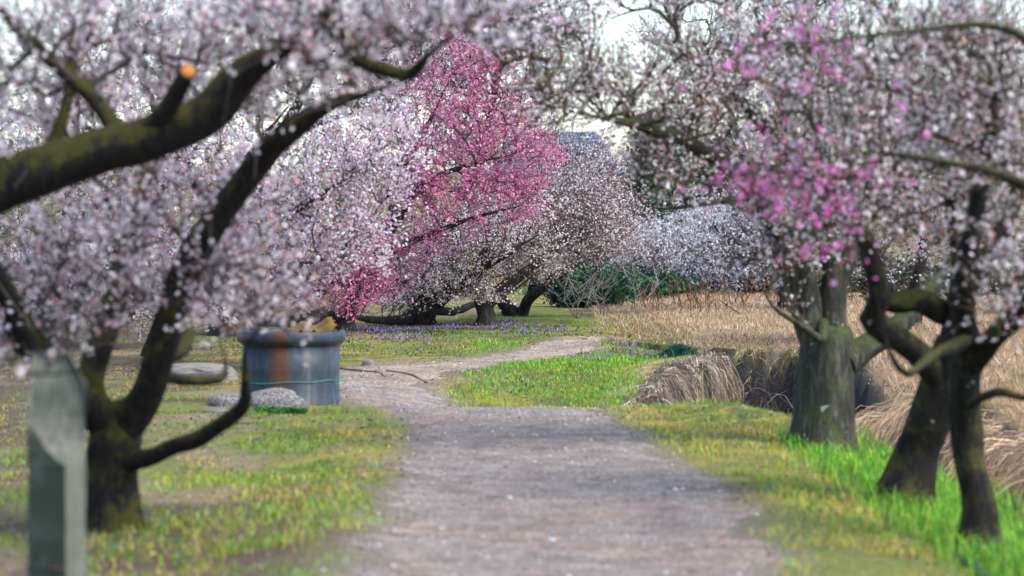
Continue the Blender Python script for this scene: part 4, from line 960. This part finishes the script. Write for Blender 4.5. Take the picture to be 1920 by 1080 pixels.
# ------------------------------------------------------------------ drum
dc = at(541, 762, 29.6); gz = float(height(dc[0], 29.95)); dbase = np.array([dc[0], 29.95, gz]); sc_ = 29.95 / FPX
drum = empty('pipe_drum', dbase, 'upright blue grey flanged pipe drum with a rust streak by the path', 'drum')
def lathe(name, prof, sides, mat):
    a = np.arange(sides) * 2 * np.pi / sides; P = np.array(prof)
    V = np.stack([P[:, :1] * np.cos(a), P[:, :1] * np.sin(a), np.repeat(P[:, 1:], sides, 1)], -1).reshape(-1, 3)
    F = [(i_ * sides + j, i_ * sides + (j + 1) % sides, (i_ + 1) * sides + (j + 1) % sides, (i_ + 1) * sides + j) for i_ in range(len(P) - 1) for j in range(sides)]
    me = mesh_np(name, V, np.array(F), mat, None, True); return me
R0 = 91 * sc_; RF = 102 * sc_; HT = .565
def drum_mat():
    m, n, b = new_mat('drum_glaze'); co = objco(n)
    mp = N(n, 'ShaderNodeMapping'); mp.inputs['Scale'].default_value = (1, 1, .12); n.links.new(co, mp.inputs[0])
    f = noise_node(n, 7, 5, .65, mp.outputs[0]); f2 = noise_node(n, 14, 6, .7, co)
    c = ramp(n, f.outputs[0], [(.3, (.016, .02, .026)), (.55, (.034, .045, .056)), (.75, (.075, .092, .105))]).outputs[0]
    # rust streak that has run down from the rim on one side, and a faint second one
    sx = N(n, 'ShaderNodeSeparateXYZ'); n.links.new(co, sx.inputs[0])
    def streak(x0, wd, amt):
        d_ = N(n, 'ShaderNodeMath', operation='SUBTRACT'); n.links.new(sx.outputs[0], d_.inputs[0]); d_.inputs[1].default_value = x0
        ab = N(n, 'ShaderNodeMath', operation='ABSOLUTE'); n.links.new(d_.outputs[0], ab.inputs[0])
        ad = N(n, 'ShaderNodeMath', operation='MULTIPLY_ADD'); n.links.new(f.outputs[0], ad.inputs[0]); ad.inputs[1].default_value = wd * 1.6; n.links.new(ab.outputs[0], ad.inputs[2])
        return ramp(n, ad.outputs[0], [(wd * .75, (amt,) * 3), (wd * 1.75, (0, 0, 0))])
    c = mixc(n, streak(-.06, .11, 1).outputs[0], c, (.095, .036, .014)); c = mixc(n, streak(.155, .02, .8).outputs[0], c, (.12, .10, .075))
    k = ramp(n, f2.outputs[0], [(.3, (.7, .7, .7)), (.7, (1.2, 1.2, 1.2))]); c = mixc(n, 1, c, k.outputs[0], 'MULTIPLY')
    n.links.new(c, b.inputs['Base Color']); b.inputs['Roughness'].default_value = .5; bump(n, b, f2.outputs[0], .3, .006); return m
M_DRUM = drum_mat()
obj('body', lathe('body', [(R0 + .012, -.06), (R0 + .012, .03), (R0, .045), (R0, .25), (R0 - .002, HT - .10), (R0 - .045, HT - .10), (R0 - .045, .02), (.01, .01)], 64, M_DRUM), drum)
obj('rim', lathe('rim', [(R0 - .004, HT - .115), (R0 + .012, HT - .105), (RF - .008, HT - .08), (RF, HT - .07), (RF, HT - .012), (RF - .01, HT), (R0 - .04, HT + .002), (R0 - .05, HT - .02), (R0 - .05, HT - .12)], 64, M_DRUM), drum)
M_ROPE = simple_mat('green_twine', [(.3, (.01, .18, .15)), (.7, (.03, .30, .24))], 80, .6)
a = np.linspace(0, 2 * np.pi, 60); zr = at(541, 715, 29.6)[2] - gz - .02
P = np.stack([(R0 + .004) * np.cos(a), (R0 + .004) * np.sin(a), zr + .018 * np.sin(a * 1.0 + 2.2) + .004 * np.sin(a * 7)], 1)
rope = empty('twine', dbase, 'thin green twine tied round the pipe drum with a loose loop', 'twine')
obj('ring', limb_mesh('ring', P, np.full(60, .0035), 6, M_ROPE), rope)
ka = math.radians(-25); kp = np.array([(R0 + .006) * math.cos(ka), (R0 + .006) * math.sin(ka), zr + .006])
t_ = np.linspace(0, 2 * np.pi, 24)
obj('loop', limb_mesh('loop', kp + np.stack([.045 - .045 * np.cos(t_), .0 * t_ - .01, .012 + .03 * np.sin(t_)], 1), np.full(24, .003), 6, M_ROPE), rope)
obj('loose_end', limb_mesh('loose_end', kp + np.stack([np.linspace(-.03, -.01, 10), np.full(10, -.012), np.linspace(0, -.13, 10)], 1) + rng.normal(0, .002, (10, 3)), np.full(10, .003), 6, M_ROPE), rope)
# crumpled scrap in its mouth
gxs = np.linspace(0, 1, 16); U, W_ = np.meshgrid(gxs, gxs)
zc = .055 * np.sin(U * 9 + W_ * 3) * np.sin(W_ * 5 + 1) + .05 * (fbm(U * 4, W_ * 4, 5, 3) - .5) + .035
ol = .8 + .4 * fbm(U * 3, W_ * 3, 8, 2)
Vs = np.stack([(U - .5) * .30 * ol, (W_ - .5) * .24 * ol, zc], -1).reshape(-1, 3)
Fs = [(r_ * 16 + c_, r_ * 16 + c_ + 1, r_ * 16 + c_ + 17, r_ * 16 + c_ + 16) for r_ in range(15) for c_ in range(15)]
me = mesh_np('crumpled_scrap', np.vstack([Vs, Vs - [0, 0, .008]]), np.array(Fs + [tuple(q + 256 for q in f[::-1]) for f in Fs]), simple_mat('mustard_scrap', [(.3, (.10, .06, .012)), (.7, (.20, .12, .025))], 14, .8), None, True)
so_ = obj('crumpled_scrap', me, None, 'crumpled mustard brown scrap lying across the mouth of the pipe drum', 'scrap')
so_.location = (dbase[0] + .21, dbase[1] - .12, gz + HT - .01); so_.rotation_euler = (.25, -.12, .5)

# ------------------------------------------------------------------ stones
def stone(name, px, py, d, wx, wy, hz, mat, lab, cat, seed, flat=.6, rz=0):
    import bmesh
    b = at(px, py, d); gz = float(height(b[0], b[1])); bm = bmesh.new(); bmesh.ops.create_icosphere(bm, subdivisions=4, radius=1)
    P = np.array([v.co[:] for v in bm.verts]); n_ = fbm(P[:, 0] * 1.3 + seed, P[:, 1] * 1.3 + P[:, 2] * 1.7, seed, 3) - .5; n2 = fbm(P[:, 0] * 5 + seed, P[:, 1] * 5 + P[:, 2] * 4, seed + 3, 3) - .5
    P = P * (1 + .45 * n_ + .10 * n2)[:, None]; P[:, 2] = np.sign(P[:, 2]) * np.abs(P[:, 2]) ** flat
    P = P * np.array([wx / 2, wy / 2, hz]); P[:, 2] = np.where(P[:, 2] < 0, P[:, 2] * .35, P[:, 2])
    for v, p in zip(bm.verts, P): v.co = p
    for f in bm.faces: f.smooth = True
    me = bpy.data.meshes.new(name); bm.to_mesh(me); me.materials.append(mat)
    o = obj(name, me, None, lab, cat); o.location = (b[0], b[1], gz); o.rotation_euler = (0, 0, rz)
M_STONE = simple_mat('speckled_stone', [(.35, (.05, .048, .045)), (.5, (.14, .132, .125)), (.65, (.27, .26, .25))], 55, .9, 0, .02)
M_SLAB = simple_mat('grey_slab', [(.3, (.08, .07, .065)), (.5, (.15, .135, .125)), (.7, (.22, .205, .19))], 18, .9, 0, .02, (.5, 1, 3))
stone('boulder', 515, 757, 29.0, .46, .30, .155, M_STONE, 'rounded speckled boulder lying against the pipe drum', 'stone', 3)
stone('stone', 432, 758, 29.4, .34, .28, .10, M_STONE, 'low rough grey stone beside the rounded boulder', 'stone', 11)
stone('stone_slab', 408, 768, 28.6, .22, .14, .035, M_SLAB, 'small pale flat stone in front of the rough grey stone', 'stone', 5)
stone('stone_slab', 375, 712, 33.2, .70, .5, .14, M_SLAB, 'long weathered grey slab behind the forked plum tree', 'stone', 8, .45)
stone('stone', 690, 678, 35.2, .12, .10, .06, M_SLAB, 'small round stone at the bare soil behind the pipe drum', 'stone', 14)

# ------------------------------------------------------------------ sticks, hose, tuft
def ground_tube(name, pts, r0, r1, mat, lab, cat, lift=.25, wob=.035):
    G = [at(px, py, d)[:2] for px, py, d in pts]; P = catmull(np.array([[g[0], g[1], 0] for g in G]), .05)
    P[:, 0] += wob * (fbm(np.arange(len(P)) * .4, np.zeros(len(P)) + P[0, 0], 9, 2) - .5) * 2
    R = np.linspace(r0, r1, len(P)); P[:, 2] = height(P[:, 0], P[:, 1]) + R * lift + .004
    b = P[0].copy(); me = limb_mesh(name, P - b, R * (.7 + .6 * vnoise(np.arange(len(R)) * .6, np.zeros(len(R)), 5) if 'hose' not in name else 1), 10, mat, .45 if 'hose' not in name else .05); o = obj(name, me, None, lab, cat); o.location = b
M_STICK = simple_mat('dead_wood', [(.3, (.045, .032, .025)), (.7, (.13, .10, .08))], 30, .9, 0, .01)
M_HOSE = simple_mat('black_hose', [(.3, (.018, .024, .032)), (.7, (.035, .045, .055))], 20, .4)
ground_tube('tree_root', [(640, 696, 34.6), (672, 701, 34.2), (705, 703, 34.0), (720, 710, 33.5)], .020, .006, M_STICK, 'dark exposed root on the bare soil beside the pipe drum', 'root')
ground_tube('fallen_branch', [(728, 701, 34.2), (765, 704, 33.9), (800, 714, 33.2)], .016, .008, M_STICK, 'dead fallen branch lying at the bend of the path', 'branch')
ground_tube('fallen_branch', [(345, 990, 19.6), (385, 985, 19.7), (425, 978, 19.9)], .016, .009, M_STICK, 'dark fallen branch on the soil right of the forked trunk', 'branch')
ground_tube('fallen_branch', [(430, 800, 27.2), (480, 797, 27.4), (520, 790, 27.8)], .007, .004, M_STICK, 'thin dry stick on the turf before the boulder', 'branch')
ground_tube('hose', [(1785, 985, 19.6), (1800, 1015, 19.1), (1835, 1050, 18.4), (1880, 1085, 17.7), (1940, 1130, 16.9)], .017, .017, M_HOSE, 'black water hose lying beside the slim dark trunk', 'hose', .9)
q = at(1272, 668, 37.2); n = 1600
x = q[0] + rng.normal(0, .10, n); y = q[1] + rng.normal(0, .12, n); hh = .11 * np.exp(-((x - q[0]) / .13) ** 2) * rng.uniform(.5, 1.2, n) + .02
V, F, Cc = blades(x, y, hh, rng.uniform(.006, .012, n), .9, pick(n, [((.015, .075, .045), 3), ((.02, .10, .05), 1)], .3))
base = np.array([q[0], q[1], float(height(q[0], q[1]))])
obj('grass_clump', mesh_np('grass_clump', V - base, F, M_BLADE, Cc), label='dark green clump of plants near the tip of the grassy spit', cat='plant').location = base
# pale ivy at the foot of the boulder
n = 900; q = at(520, 766, 28.7); x = q[0] + rng.uniform(-.16, .22, n); y = q[1] + rng.normal(0, .05, n)
V, F, Cc = blades(x, y, rng.uniform(.015, .055, n), rng.uniform(.012, .022, n), .9, pick(n, [((.04, .13, .02), 2), ((.08, .19, .03), 1)], .3))
obj('ivy', mesh_np('ivy', V, F, M_BLADE, Cc), label='low green creeper growing at the foot of the rounded boulder', cat='plants', kind='stuff')
